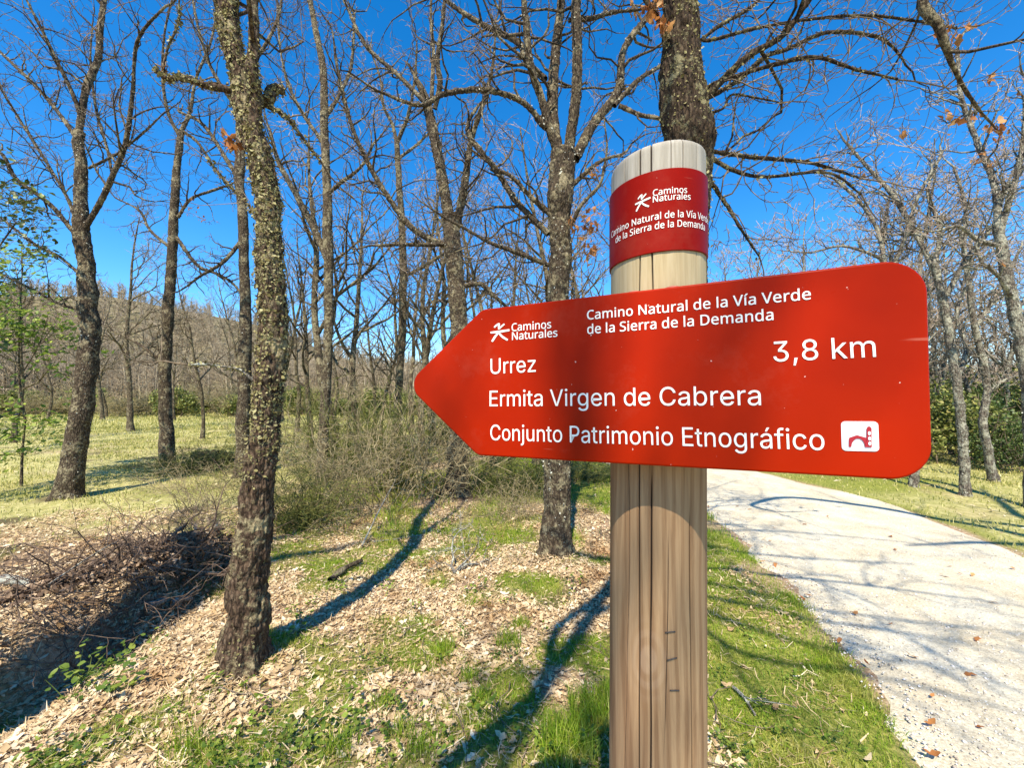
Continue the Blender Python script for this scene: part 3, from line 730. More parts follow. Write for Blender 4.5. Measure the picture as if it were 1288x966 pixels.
base = wm.mix(wm.math('MULTIPLY', kf, .6), base, wm.ramp(ks, [(.2, (.22, .155, .11)), (.8, (.46, .37, .28))]))
cr = wm.attr('crack')
base = wm.mix(wm.math('MULTIPLY', cr.outputs['Fac'], 1.5, True), base, (.045, .03, .022))
wm.color(base)
wm.bump(grain, .4, .0016)
ob = mb.build('post', wm.m, post, origin=po)
ca = ob.data.attributes.new('crack', 'FLOAT', 'POINT')
ca.data.foreach_set('value', np.append(dark.ravel(), 0).astype(np.float32))

# paint
def paint(name, a, b):
    m = Mat(name, .33, .06)
    cc = m.mix(m.ramp(m.noise(5, 4, .6), [(.35, 0.0), (.7, 1.0)]), a, b)
    scr = m.ramp(m.noise(60, 3, .5, scale=(.12, .12, 1.6)), [(.735, 0.0), (.76, .45)])
    cc = m.mix(scr, cc, (.50, .16, .10))
    dust = m.ramp(m.noise(9, 6, .75), [(.54, 0.0), (.78, .10)])
    cc = m.mix(dust, cc, (.42, .22, .14))
    sp = m.ramp(m.noise(170, 2, .5), [(.765, 0.0), (.785, 1.0)])
    cc = m.mix(sp, cc, (.62, .42, .34))
    m.color(cc)
    m.rough(m.ramp(m.noise(12, 4, .6), [(.3, .26), (.7, .42)]))
    m.bump(m.noise(26, 3, .5), .03, .004)
    return m.m


M['red_paint'] = paint('red_paint', (.36, .0155, .0008), (.28, .011, .0008))
M['red_collar'] = paint('red_collar', (.26, .0075, .002), (.21, .006, .002))
wp = Mat('white_print', .45, .4)
wp.color((.86, .83, .74))
M['white_print'] = wp.m
wp = Mat('white_plate', .4, .4)
wp.color((.80, .80, .80))
M['white_plate'] = wp.m
wp = Mat('maroon_print', .45, .4)
wp.color((.33, .012, .02))
M['maroon_print'] = wp.m
wp = Mat('rusty_steel', .6, .5)
wp.color(wp.ramp(wp.noise(60, 4, .6), [(.35, (.20, .05, .03)), (.65, (.42, .13, .08))]))
M['rusty_steel'] = wp.m
wp = Mat('staple_steel', .5, .5)
wp.color((.05, .04, .035))
M['staple_steel'] = wp.m


def fillet(poly, rad, k=9):
    """rounded polygon: points and outward normals (counter-clockwise input)"""
    pts, nor = [], []
    n = len(poly)
    for a in range(n):
        p = np.array(poly[a])
        d0 = np.array(poly[a - 1]) - p
        d1 = np.array(poly[(a + 1) % n]) - p
        d0 /= np.linalg.norm(d0)
        d1 /= np.linalg.norm(d1)
        ang = math.acos(np.clip(np.dot(d0, d1), -1, 1))
        bis = (d0 + d1) / np.linalg.norm(d0 + d1)
        r = rad[a]
        cc = p + bis * r / math.sin(ang / 2)
        n0 = np.array([-d0[1], d0[0]])
        n0 = n0 if np.dot(n0, p - cc) > 0 else -n0
        n1 = np.array([-d1[1], d1[0]])
        n1 = n1 if np.dot(n1, p - cc) > 0 else -n1
        for s in range(k + 1):
            m = n0 * (1 - s / k) + n1 * (s / k)
            m /= np.linalg.norm(m)
            pts.append(cc + m * r)
            nor.append(m)
    return np.array(pts), np.array(nor)


def slab(name, poly, rad, t, bev, mat, parent, off=0.0):
    """rounded plate lying in the sign plane, front face at off"""
    pts, nor = fillet(poly, rad)
    n = len(pts)
    rings = []
    for s in range(5):
        a = s / 4 * math.pi / 2
        rings.append((bev * (1 - math.sin(a)), off - bev * (1 - math.cos(a))))
    rings.append((0, off - t))
    V = []
    for ins, o in rings:
        p = pts - nor * ins
        V.append(S3(p[:, 0], p[:, 1], o))
    V = np.concatenate(V)
    mb = MB()
    nr = len(rings)
    i = np.arange(nr - 1)[:, None] * n
    j = np.arange(n)[None, :]
    q = np.stack([i + j, i + (j + 1) % n, i + n + (j + 1) % n, i + n + j], -1).reshape(-1, 4)
    cf = V[:n].mean(0)
    cb = V[-n:].mean(0)
    tr = [(nr * n, a, (a + 1) % n) for a in range(n)] + [(nr * n + 1, (nr - 1) * n + (a + 1) % n, (nr - 1) * n + a) for a in range(n)]
    mb.add(np.vstack([V, cf, cb]), q, tr)
    o = mb.build(name, mat, parent, smooth=True, origin=po if parent else (0, 0, 0))
    me = o.data
    # flat shading on the two broad faces
    fl = np.zeros(len(me.polygons), bool)
    fl[:len(q)] = True
    me.polygons.foreach_set('use_smooth', fl)
    me.set_sharp_from_angle(angle=math.radians(40))
    return o


outline = [S2(510.5, 484), S2(600, 573), S2(1174, 606.5), S2(1166, 322), S2(606, 389)]
board = slab('arrow_board', outline, [.022, .020, .031, .031, .020], .030, .0022, M['red_paint'], post)
tag(board, 'glossy red arrow board pointing left with white destinations')


def text_mesh(name, glyphs, txt, p0, p1, cap, mat, parent, place, bold=0.0, track=0.0):
    """writing set from outline data; baseline from p0 to p1 in plane units, cap height cap"""
    x = 0
    polys = []
    for ch in txt:
        adv, gl = glyphs[ch]
        for g in gl:
            a = np.array(g, float).reshape(-1, 2)
            a[:, 0] += x
            polys.append((a, len(polys) % 97 + 1 if ch == 'k' else 0))
        x += adv + track
    xs = np.concatenate([a[:, 0] for a, _ in polys])
    x0, x1 = xs.min(), xs.max()
    p0, p1 = np.array(p0), np.array(p1)
    W = np.linalg.norm(p1 - p0)
    dirx = (p1 - p0) / W
    diry = np.array([-dirx[1], dirx[0]])
    capu = glyphs['_cap']
    sx, sy = W / (x1 - x0), cap / capu
    parts = [[a for a, k in polys if k == 0]] + [[a] for a, k in polys if k]
    allv, allf = [], []
    for lv, grp in enumerate(parts):
        cu = bpy.data.curves.new(name, 'CURVE')
        cu.dimensions = '2D'
        cu.fill_mode = 'BOTH'
        for a in grp:
            sp = cu.splines.new('POLY')
            sp.points.add(len(a) - 1)
            b = np.c_[(a[:, 0] - x0) * sx, a[:, 1] * sy, np.zeros(len(a)), np.ones(len(a))]
            sp.points.foreach_set('co', b.ravel().astype(np.float32))
            sp.use_cyclic_u = True
        cu.offset = bold * sy
        to = bpy.data.objects.new(name + '_curve', cu)
        COL.objects.link(to)
        dg = bpy.context.evaluated_depsgraph_get()
        me = bpy.data.meshes.new_from_object(to.evaluated_get(dg))
        bpy.data.objects.remove(to)
        bpy.data.curves.remove(cu)
        n = len(me.vertices)
        co = np.zeros(n * 3, np.float32)
        me.vertices.foreach_get('co', co)
        co = co.reshape(-1, 3).astype(float)
        pl = p0[None] + co[:, :1] * dirx[None] + co[:, 1:2] * diry[None]
        w = place(pl[:, 0], pl[:, 1]) - po + n_s * (.00012 * lv)
        o_ = sum(len(q_) for q_ in allv)
        allf += [[v + o_ for v in f.vertices] for f in me.polygons]
        allv.append(w)
        bpy.data.meshes.remove(me)
    me = bpy.data.meshes.new(name)
    me.from_pydata(np.concatenate(allv).tolist(), [], allf)
    me.materials.append(mat)
    me.polygons.foreach_set('use_smooth', np.zeros(len(me.polygons), bool))
    me.update()
    me.name = name
    o = bpy.data.objects.new(name, me)
    COL.objects.link(o)
    o.parent = parent
    return o


GLYPH_A['_cap'] = max(v for v in GLYPH_A['E'][1][0][1::2])
GLYPH_B['_cap'] = max(v for v in GLYPH_B['N'][1][0][1::2])


def on_board(s, h):
    return S3(s, h, .0006)


def board_text(txt, gl, a, b, cap_px, bold, track=0):
    p0, p1 = S2(*a), S2(*b)
    cap = abs(S2(a[0], a[1] - cap_px)[1] - p0[1])
    o = text_mesh('lettering', gl, txt, p0, p1, cap, M['white_print'], board, on_board, bold, track)
    return o


board_text('Urrez', GLYPH_A, (617.3, 470.5), (674.2, 467.6), 19.2, 0)
board_text('Ermita Virgen de Cabrera', GLYPH_A, (616, 511.0), (957.3, 509.7), 19.4, 0)
board_text('Conjunto Patrimonio Etnográfico', GLYPH_A, (617, 553.5), (1037.2, 566.3), 19.2, 0)
board_text('3,8 km', GLYPH_A, (973, 455), (1101.7, 448.8), 25.0, 0)
board_text('Camino Natural de la Vía Verde', GLYPH_B, (738.7, 402), (1019.8, 376.3), 11.4, 8, 8)
board_text('de la Sierra de la Demanda', GLYPH_B, (738.9, 420), (972.7, 402.4), 11.6, 8, 8)
board_text('Caminos', GLYPH_B, (643.8, 416.6), (693.4, 412.6), 9.6, 8)
board_text('Naturales', GLYPH_B, (644.3, 427.6), (701.2, 423.4), 9.6, 8)

# walking-figure emblem: brush strokes as small closed outlines
LOGO = [[(185, 305), (300, 292), (440, 270)], [(288, 312), (250, 355), (205, 425)], [(300, 312), (345, 360), (415, 405)],
        [(235, 235), (262, 208), (300, 187), (296, 215), (298, 262)], [(298, 258), (325, 228), (372, 188)]]
LOGO_W = [15, 14, 14, 12, 11]


def strokes(name, lines, widths, place2, mat, parent):
    mb = MB()
    for ln, w in zip(lines, widths):
        p = catmull(np.c_[np.array(ln, float), np.zeros(len(ln))], 24)[:, :2]
        t = np.gradient(p, axis=0)
        t /= np.linalg.norm(t, axis=1, keepdims=True)
        nrm = np.stack([-t[:, 1], t[:, 0]], 1)
        ww = w * (.72 + .28 * np.sin(np.linspace(.3, 2.6, len(p))))[:, None]
        a, b = p + nrm * ww, p - nrm * ww
        V = place2(np.concatenate([a, b]))
        k = len(p)
        q = [(s, s + 1, k + s + 1, k + s) for s in range(k - 1)]
        mb.add(V, q)
    return mb.build(name, mat, parent, smooth=False, origin=po)


def logo_board(a):
    st = np.array([S2(600 + x / 10.733, 390 + y / 10.733) for x, y in a])
    return S3(st[:, 0], st[:, 1], .0006)


strokes('walker_emblem', LOGO, LOGO_W, logo_board, M['white_print'], board)

# heritage pictogram: white plate with a maroon bridge and tower
def pz(x, y):
    return S2(1030 + x / 8.587, 520 + y / 8.587)


pict = slab('pictogram', [pz(246, 404), pz(651, 414), pz(638, 88), pz(236, 86)], [.0035] * 4, .0008, .0003, M['white_plate'], board, off=.0007)


def flat_poly(mb, pts, off):
    st = np.array([pz(*p) for p in pts])
    V = S3(st[:, 0], st[:, 1], off)
    return V


mb = MB()
arch_out = [(316, 262), (404, 232), (520, 258), (520, 362)]
# bridge deck and piers as quads between the outer line and the arch
xs = np.linspace(0, 1, 25)
ang = np.pi * (1 - xs)
inner = np.stack([418 + 72 * np.cos(ang), 362 - 92 * np.sin(ang)], 1)
outer_x = np.interp(xs, [0, .12, .45, 1], [318, 318, 404, 520])
outer_y = np.interp(xs, [0, .12, .45, 1], [362, 264, 234, 266])
outer = np.stack([outer_x, outer_y], 1)
V = flat_poly(mb, np.concatenate([outer, inner]), .0016)
mb.add(V, [(s, s + 1, 25 + s + 1, 25 + s) for s in range(24)])
V = flat_poly(mb, [(488, 364), (566, 366), (560, 250), (512, 258)], .0016)
mb.add(V, [(0, 1, 2, 3)])
tw = [(508, 270), (562, 270), (562, 160), (548, 144), (533, 138), (518, 144), (508, 160)]
V = flat_poly(mb, tw, .0018)
mb.add(V, None, [(0, k, k + 1) for k in range(1, 6)])
mb.build('bridge_symbol', M['maroon_print'], pict, smooth=False, origin=po)
for cx, cy in ((536, 214), (538, 270), (540, 324)):
    mb = MB()
    k = 18
    pts = [(cx + 15 * math.cos(a * 2 * math.pi / k), cy + 21 * math.sin(a * 2 * math.pi / k)) for a in range(k)]
    V = flat_poly(mb, pts + [(cx, cy)], .0022)
    mb.add(V, None, [(k, a, (a + 1) % k) for a in range(k)])
    mb.build('tower_window', M['white_plate'], pict, smooth=False, origin=po)

# red collar wrapped round the post
RC = PR_ + .0022
zf = AX[1] - PR_ * .94
zc_lo, zc_hi = P(828, 316.5, zf)[2], P(828, 214, zf)[2]
mb = MB()
k = 160
a = np.arange(k) * 2 * np.pi / k


def ring_pts(r, z):
    c = axis_at(z)
    zz = z + .05 * r * np.cos(a)
    return np.stack([c[0] + r * np.cos(a), c[1] + r * np.sin(a), zz], 1)


rings = [ring_pts(PR_ + .0004, zc_lo), ring_pts(RC - .0004, zc_lo), ring_pts(RC, zc_lo + .0005)] + [ring_pts(RC, z) for z in np.linspace(zc_lo, zc_hi, 12)[1:-1]] + [ring_pts(RC, zc_hi - .0005), ring_pts(RC - .0004, zc_hi), ring_pts(PR_ + .0004, zc_hi)]
V = np.concatenate(rings)
i = np.arange(len(rings) - 1)[:, None] * k
j = np.arange(k)[None, :]
mb.add(V, np.stack([i + j, i + (j + 1) % k, i + k + (j + 1) % k, i + k + j], -1).reshape(-1, 4))
collar = mb.build('collar', M['red_collar'], post, origin=po)
collar.data.set_sharp_from_angle(angle=math.radians(28))
tag(collar, 'curved red metal collar wrapped round the top of the post')
a_mid = math.atan2(-AX[1], -AX[0]) + .06


def on_collar(s, h):
    """s: arc length to the right of the collar's middle, h: height"""
    an = a_mid + s / RC
    c0 = axis_at(1.75)
    r = RC + .0006
    return np.stack([c0[0] + LEAN[0] * (h - 1.75) + r * np.cos(an), c0[1] + LEAN[1] * (h - 1.75) + r * np.sin(an), h + .05 * r * np.cos(an)], 1)


def zpix(y):
    return P(828, y, zf - .004)[2]


def collar_text(txt, s0, s1, ybase, cap_px, bold, track):
    h = zpix(ybase)
    return text_mesh('lettering', GLYPH_B, txt, (s0, h), (s1, h), zpix(ybase - cap_px) - h, M['white_print'], collar, on_collar, bold, track)


ppm = 510 / .487                                  # pixels per metre at the collar's front
collar_text('Caminos', -8.6 / ppm, 33.5 / ppm, 243.8, 7.8, 5, 0)
collar_text('Naturales', -8.6 / ppm, 38.5 / ppm, 252.0, 7.8, 5, 0)
collar_text('Camino Natural de la Vía Verde', -78 / ppm, 80 / ppm, 274.3, 8.4, 6, 8)
collar_text('de la Sierra de la Demanda', -65 / ppm, 67 / ppm, 286.2, 8.4, 6, 8)


def logo_collar(b):
    # emblem about 20 px wide left of the name
    s = (-31 + (b[:, 0] - 185) / 255 * 19.5) / ppm
    h = np.array([zpix(238.2 + (y - 185) / 240 * 19.0) for y in b[:, 1]])
    return on_collar(s, h)


strokes('walker_emblem', LOGO, LOGO_W, logo_collar, M['white_print'], collar)

# clamp lugs showing over the board's upper edge, and staples in the wood
for px, py in ((795, 363.5), (845, 357)):
    s, h = S2(px, py)
    mb = MB()
    k = 20
    cen = S3(np.array([s]), np.array([h - .004]), -.022)[0]
    pr = []
    for hh, r in ((-.008, .0088), (.003, .0088), (.0058, .0080), (.0068, .0050)):
        aa = np.arange(k) * 2 * np.pi / k
        pr.append(cen + v_s * hh + np.cos(aa)[:, None] * u_s * r + np.sin(aa)[:, None] * n_s * r)
    V = np.concatenate(pr + [[cen + v_s * .007]])
    i = np.arange(3)[:, None] * k
    j = np.arange(k)[None, :]
    mb.add(V, np.stack([i + j, i + (j + 1) % k, i + k + (j + 1) % k, i + k + j], -1).reshape(-1, 4), [(4 * k, 3 * k + t, 3 * k + (t + 1) % k) for t in range(k)])
    mb.build('clamp_lug', M['rusty_steel'], post, origin=po)


def on_post(px, py, off):
    """a point on the post's surface seen at a photo pixel"""
    d = ray(px, py)
    e = np.array([0, 0, EYE])
    c = axis_at(1.2)
    A_ = d[0] ** 2 + d[1] ** 2
    B_ = -2 * (d[0] * c[0] + d[1] * c[1])
    C_ = c[0] ** 2 + c[1] ** 2 - (PR_ + off) ** 2
    t = (-B_ - math.sqrt(B_ * B_ - 4 * A_ * C_)) / (2 * A_)
    return e + d * t


for (x0, y0), (x1, y1) in (((837, 796), (849, 795)), ((839, 831), (851, 828)), ((843, 869), (854, 869))):
    pts = [on_post(x0 + (x1 - x0) * t, y0 + (y1 - y0) * t, .0012) for t in np.linspace(0, 1, 8)]
    pts = [on_post(x0, y0, -.004)] + pts + [on_post(x1, y1, -.004)]
    mb = MB()
    mb.tubes([(np.array(pts), np.full(len(pts), .00065))], 8)
    mb.build('staple', M['staple_steel'], post, origin=po)


# ------------------------------------------------------------------ trees
def unit(v):
    return v / (np.linalg.norm(v) + 1e-12)


NPT = {3: 9, 2: 8, 1: 6, 0: 5}


def grow(out, p, d, L, r, lvl, rng, up=.10, jit=.5, dens=3.4, rmin=.0024, spread=(35, 75), leafy=None):
    """one crooked oak branch with its side branches, appended to out as (pts, radii)"""
    n = NPT[lvl]
    seg = L / (n - 1)
    px, py, pz_ = p
    dx, dy, dz = d
    pts = [(px, py, pz_)]
    dirs = [(dx, dy, dz)]
    g = rng.gauss
    for k in range(n - 1):
        dx += jit * g(0, .55)
        dy += jit * g(0, .55)
        dz += jit * g(0, .55) + up
        m = math.sqrt(dx * dx + dy * dy + dz * dz) + 1e-9
        dx /= m
        dy /= m
        dz /= m
        px += dx * seg
        py += dy * seg
        pz_ += dz * seg
        pts.append((px, py, pz_))
        dirs.append((dx, dy, dz))
    rad = [max(rmin, r * (1 - .78 * k / (n - 1))) for k in range(n)]
    rad[-1] = rmin * .6
    out.append((pts, rad))
    if leafy is not None and lvl == 0 and rng.random() < leafy[1]:
        leafy[0].append((pts[-1], dirs[-1]))
    if lvl <= 0:
        return
    cnt = max(2, int(L * dens * (1.0 if lvl > 1 else 1.5) + rng.random()))
    for _ in range(min(cnt, 16)):
        t = rng.uniform(.18, 1.0)
        f = t * (n - 1)
        k = min(int(f), n - 2)
        w = f - k
        q = [pts[k][i] * (1 - w) + pts[k + 1][i] * w for i in range(3)]
        dd = dirs[k]
        child_dir(out, q, dd, L, rad[k], t, lvl, rng, up, jit, dens, rmin, spread, leafy)


def child_dir(out, q, dd, L, r, t, lvl, rng, up, jit, dens, rmin, spread, leafy, Lk=None):
    a = math.radians(rng.uniform(*spread))
    v = np.array([rng.gauss(0, 1), rng.gauss(0, 1), rng.gauss(0, 1)])
    dd = np.array(dd)
    v -= dd * v.dot(dd)
    v = unit(v)
    c = dd * math.cos(a) + v * math.sin(a)
    Lc = Lk if Lk else L * rng.uniform(.28, .55) * (1.15 - .55 * t)
    Lc = max(Lc, .10)
    grow(out, q, tuple(c), Lc, max(rmin, r * rng.uniform(.42, .72)), lvl - 1, rng, up * .7, jit, dens, rmin, spread, leafy)


def bark_tube(mb, pts, rad, S, rows, amp, freq, seed, flare=0.0, cap=True):
    """a trunk or limb with knobbly, furrowed bark as real relief"""
    pr = catmull(np.c_[np.asarray(pts, float), np.asarray(rad, float)], rows)
    p, r = pr[:, :3], np.maximum(pr[:, 3], .002)
    tan = np.gradient(p, axis=0)
    tan /= np.linalg.norm(tan, axis=1, keepdims=True)
    ref = np.array([1., 0, 0]) if abs(tan.mean(0)[0]) < .6 else np.array([0, 1., 0])
    e1 = np.cross(tan, ref)
    e1 /= np.linalg.norm(e1, axis=1, keepdims=True)
    e2 = np.cross(tan, e1)
    a = np.arange(S) * 2 * np.pi / S
    ring = e1[:, None, :] * np.cos(a)[None, :, None] + e2[:, None, :] * np.sin(a)[None, :, None]
    base = p[:, None, :] + ring * r[:, None, None]
    q = base.reshape(-1, 3)
    f = freq
    n1 = vnoise(q * np.array([f, f, f * .38]), seed)
    n2 = vnoise(q * np.array([f * 2.6, f * 2.6, f * 1.3]), seed + 1)
    n3 = vnoise(q * 3.1, seed + 2)
    n4 = vnoise(q * np.array([f * 5.5, f * 5.5, f * 4.0]), seed + 3)
    furrow = np.abs(n1 - .5) * 2
    d = amp * (1.7 * furrow + .75 * n2 + .6 * n4 - 1.25) + (n3 - .5) * .18 * np.repeat(r, S)
    d = np.minimum(d, np.repeat(r, S) * .8)
    if flare:
        s = np.concatenate([[0], np.cumsum(np.linalg.norm(np.diff(p, axis=0), axis=1))])
        fl = np.exp(-np.maximum(s - .12, 0) / flare)[:, None] * (.10 + .30 * np.maximum(0, np.sin(a * 3 + seed))[None, :] + .25 * np.maximum(0, np.sin(a * 5 + seed * 2))[None, :])
        d = d + (fl * r[:, None]).ravel()
    v = q + ring.reshape(-1, 3) * d[:, None]
    i = np.arange(rows - 1)[:, None] * S
    j = np.arange(S)[None, :]
    qd = np.stack([i + j, i + (j + 1) % S, i + S + (j + 1) % S, i + S + j], -1).reshape(-1, 4)
    if cap:
        v = np.vstack([v, p[-1] + tan[-1] * r[-1] * .3])
        tr = np.stack([np.full(S, rows * S), (rows - 1) * S + np.arange(S), (rows - 1) * S + (np.arange(S) + 1) % S], 1)
        mb.add(v, qd, tr)
    else:
        mb.add(v, qd)
    return p, r, ring, v


def add_leaves(mb, pos, nrm, axis_, size, curl=.35, shape='oak', seed=0):
    """many small leaves: pos, nrm, axis_ (K,3); size (K,)"""
    K = len(pos)
    if K == 0:
        return
    ax = axis_ - nrm * (axis_ * nrm).sum(1, keepdims=True)
    ax /= np.linalg.norm(ax, axis=1, keepdims=True) + 1e-9
    sd = np.cross(nrm, ax)
    if shape == 'oak':
        st = [(-.5, .03), (-.22, .22), (-.05, .15), (.14, .30), (.30, .19), (.5, .05)]
    elif shape == 'straw':
        st = [(-.5, .018), (.05, .028), (.5, .008)]
    elif shape == 'round':
        st = [(-.5, .04), (-.2, .30), (.15, .30), (.5, .03)]
    else:
        st = [(-.5, .05), (0, .16), (.5, .02)]
    rg = np.random.default_rng(seed)
    cu = rg.uniform(-curl, curl * 1.6, (K, 1))
    fo = rg.uniform(-.15, .5, (K, 1)) * curl * 2
    tw = rg.normal(0, .5, (K, 1)) * curl
    V = []
    s = size[:, None]
    for t, w in st:
        cen = pos + ax * t * s + nrm * (cu * (t * t) * 1.6 * s)
        jw = w * rg.uniform(.8, 1.2, (K, 1))
        l = cen - sd * jw * s + nrm * (fo * w + tw * t * w) * s
        r_ = cen + sd * jw * s + nrm * (fo * w - tw * t * w) * s
        V += [l, cen, r_]
    n = len(st)
    V = np.stack(V, 1)
    b = (np.arange(K) * n * 3)[:, None]
    q = []
    for k in range(n - 1):
        o = k * 3
        q += [b + np.array([o, o + 1, o + 4, o + 3]), b + np.array([o + 1, o + 2, o + 5, o + 4])]
    mb.add(V.reshape(-1, 3), np.concatenate(q, 0))


def rand_unit(K, rg):
    v = rg.normal(0, 1, (K, 3))
    return v / np.linalg.norm(v, axis=1, keepdims=True)


def flakes(mb, surf, rings, K, smin, smax, rg, keep=None, wts=None):
    """crusty lichen lobes standing off a bark surface given by rows of points and outward directions"""
    idx = rg.choice(len(surf), K * 2, p=wts) if wts is not None else rg.integers(0, len(surf), K * 2)
    if keep is not None:
        idx = idx[keep(surf[idx], rings[idx])]
    idx = idx[:K]
    K = len(idx)
    nrm = rings[idx] + rg.normal(0, .55, (K, 3))
    nrm /= np.linalg.norm(nrm, axis=1, keepdims=True)
    size = rg.uniform(smin, smax, K) * rg.choice([.6, 1, 1, 1.5], K)
    pos = surf[idx] + rings[idx] * .003 + rg.normal(0, .006, (K, 3))
    add_leaves(mb, pos, nrm, rand_unit(K, rg), size, .5, 'round', int(rg.integers(1e6)))


def px_path(pts, Y0, drift, tops=True):
    """limb drawn as photo pixels (x, y, width) at distance Y0, drifting nearer or farther by 'drift' m per m"""
    out, rad = [], []
    acc = 0
    last = None
    for x, y, w in pts:
        if last is not None:
            acc += math.hypot(x - last[0], y - last[1]) * Y0 / F
        Y = Y0 + drift * acc
        out.append(P(x, y, Y))
        u = (x - 644) / F
        rad.append(max(.004, .5 * w * Y / F / math.sqrt(1 + u * u)))
        last = (x, y)
    return np.array(out), np.array(rad)


def oak(name, trunk_px, limbs, label, cat='tree', Y0=None, mat='bark_oak', twig='twig', S=32, amp=.010, freq=34, seed=1, crown_up=1.0,
        lich=0, leaves=0.0, extra_dry=(), flare=.16, group=None, rmin=.0028, side=1.0, lich_mat='lichen_grey', rows=150, trunk_drift=0.0, lich_low=None):
    """a hand-placed bare oak: trunk and limbs follow the photo's outline, everything finer grows by itself"""
    rng = random.Random(seed)
    rg = np.random.default_rng(seed)
    b = G(trunk_px[0][0], trunk_px[0][1])
    if Y0 is None:
        Y0 = b[1]
    loc = b - np.array([0, 0, .04])
    t = thing(name, loc, label, cat, group)
    p, r = px_path(trunk_px, Y0, trunk_drift)
    p = np.vstack([p[0] - np.array([0, 0, .12]), p])
    r = np.concatenate([[r[0] * 1.05], r])
    pq = catmull(np.c_[p, r], 26)
    wv = rg.normal(0, 1, (26, 3)) * pq[:, 3:4] * .08
    wv[:3] = 0
    p, r = pq[:, :3] + wv, pq[:, 3] * (1 + .02 * rg.normal(0, 1, 26))
    mb = MB()
    tp, tr_, ring, v = bark_tube(mb, p, r, S, rows, amp, freq, seed, flare)
    mb.build('trunk', M[mat], t, origin=loc)
    surf = [v[:rows * S]]
    rngs = [ring.reshape(-1, 3)]
    areas = [np.linalg.norm(np.diff(p, axis=0), axis=1).sum() * r.mean()]
    dry = []
    for li, (kind, pts, drift) in enumerate(limbs):
        lp, lr = px_path(pts, Y0 + (0 if kind != 'n' else 0), drift)
        tubes = []
        # let limbs that leave the frame go on upwards
        if pts[-1][1] <= 8 and kind != 'stub':
            d = unit(lp[-1] - lp[-2])
            q, rr_ = lp[-1], lr[-1]
            ext, er_ = [], []
            for k in range(6):
                d = unit(d + np.array([rng.gauss(0, .22), rng.gauss(0, .22), .12 + rng.gauss(0, .1)]))
                q = q + d * .42 * crown_up
                ext.append(q)
                er_.append(max(.006, rr_ * (1 - (k + 1) / 6.5)))
            lp = np.vstack([lp, ext])
            lr = np.concatenate([lr, er_])
        mb = MB()
        L = np.linalg.norm(np.diff(lp, axis=0), axis=1).sum()
        big = lr.max() > .02
        wig = lp.copy()
        wig[1:-1] += rg.normal(0, min(.012 + lr.mean() * .25, .022), wig[1:-1].shape) * (1 if lr.max() < .055 else .25)
        SS = int(np.clip(lr.max() * 520, 8, 56))
        sp, sr, rg_, vv = bark_tube(mb, wig, lr, SS, int(min(200, max(20, L * (34 + 700 * lr.max())))), min(amp * .8, lr.mean() * .28), freq * 1.1, seed + li + 5)
        areas.append(L * lr.mean() * 1.6)
        surf.append(vv[:len(sp) * SS])
        rngs.append(rg_.reshape(-1, 3))
        if kind == 'dead':
            grow(tubes, sp[-1], tuple(unit(sp[-1] - sp[-6])), .35, .006, 1, rng, -.02, .4, 5, .002)
        elif kind != 'stub':
            cnt = int(L * 7.0 * side + 2)
            dirs = np.gradient(sp, axis=0)
            for c in range(cnt):
                tpos = rng.uniform(.12, 1.0)
                k = min(len(sp) - 1, int(tpos * (len(sp) - 1)))
                dd = unit(dirs[k])
                rr = sr[k]
                Lk = rng.uniform(.35, 1.0) * (1.25 - .6 * tpos) * min(1.3, .5 + L * .25)
                lv = 2 if Lk > .3 else 1
                child_dir(tubes, sp[k], dd, L, max(rmin, min(rr * .8, .026)), tpos, lv + 1, rng, .10, .54, 4.4, rmin, (30, 85), (dry, leaves) if leaves else None, Lk)
            grow(tubes, sp[-1], tuple(unit(dirs[-1])), .6, max(rmin, sr[-1]), 2, rng, .08, .4, 4.2, rmin, (30, 70), (dry, leaves) if leaves else None)
        thick = [(np.array(a), np.array(c_)) for a, c_ in tubes if c_[0] > .007]
        thin = [(np.array(a), np.array(c_)) for a, c_ in tubes if c_[0] <= .007]
        if thick:
            mb.tubes(thick, 6)
        if thin:
            mb.tubes(thin, 3, m=1)
        mb.build('limb', [M['bark_dead' if kind == 'dead' else mat], M[twig]], t, origin=loc)
    if lich:
        mb = MB()
        s_ = np.concatenate(surf)
        n_ = np.concatenate(rngs)
        # patchy: follow a noise field
        def keep(a, b_):
            lo = 0 if lich_low is None else .42 * (1 - sstep(lich_low, lich_low + .9, a[:, 2] - loc[2]))
            return .62 * vnoise(a * 5.5, seed + 77) + .38 * vnoise(a * 19, seed + 78) + .25 * rg.random(len(a)) > .53 + lo
        w_ = np.concatenate([np.full(len(q_), a_ / len(q_)) for q_, a_ in zip(surf, areas)])
        flakes(mb, s_, n_, lich, *((.007, .018) if lich_low else (.006, .017)), rg, keep, w_ / w_.sum())
        mb.build('lichen', M[lich_mat], t, origin=loc)
    lp_, ln_, la_, ls_ = [], [], [], []
    for q, d in dry:
        for _ in range(rng.randint(1, 3)):
            lp_.append(np.array(q) + rg.normal(0, .03, 3))
            ls_.append(rg.uniform(.05, .085))
    for (x, y, dY, rad_px, n) in extra_dry:
        c_ = P(x, y, Y0 + dY)
        hold = []
        sv = np.concatenate(surf)
        nr = sv[np.argmin(((sv - c_) ** 2).sum(1) + 1e3 * (sv[:, 2] > c_[2] + .4))]
        hold.append((catmull(np.array([nr, (nr + c_) / 2 + np.array([0, 0, .03]), c_]), 8), np.linspace(.006, .003, 8)))
        for _ in range(4 + n // 4):
            e_ = c_ + rg.normal(0, rad_px * Y0 / F, 3) * np.array([1, 1, 1.2])
            hold.append((catmull(np.array([nr * .3 + c_ * .7, (c_ + e_) / 2 + rg.normal(0, .01, 3), e_]), 6), np.linspace(.0035, .0018, 6)))
        mb = MB()
        mb.tubes(hold, 5)
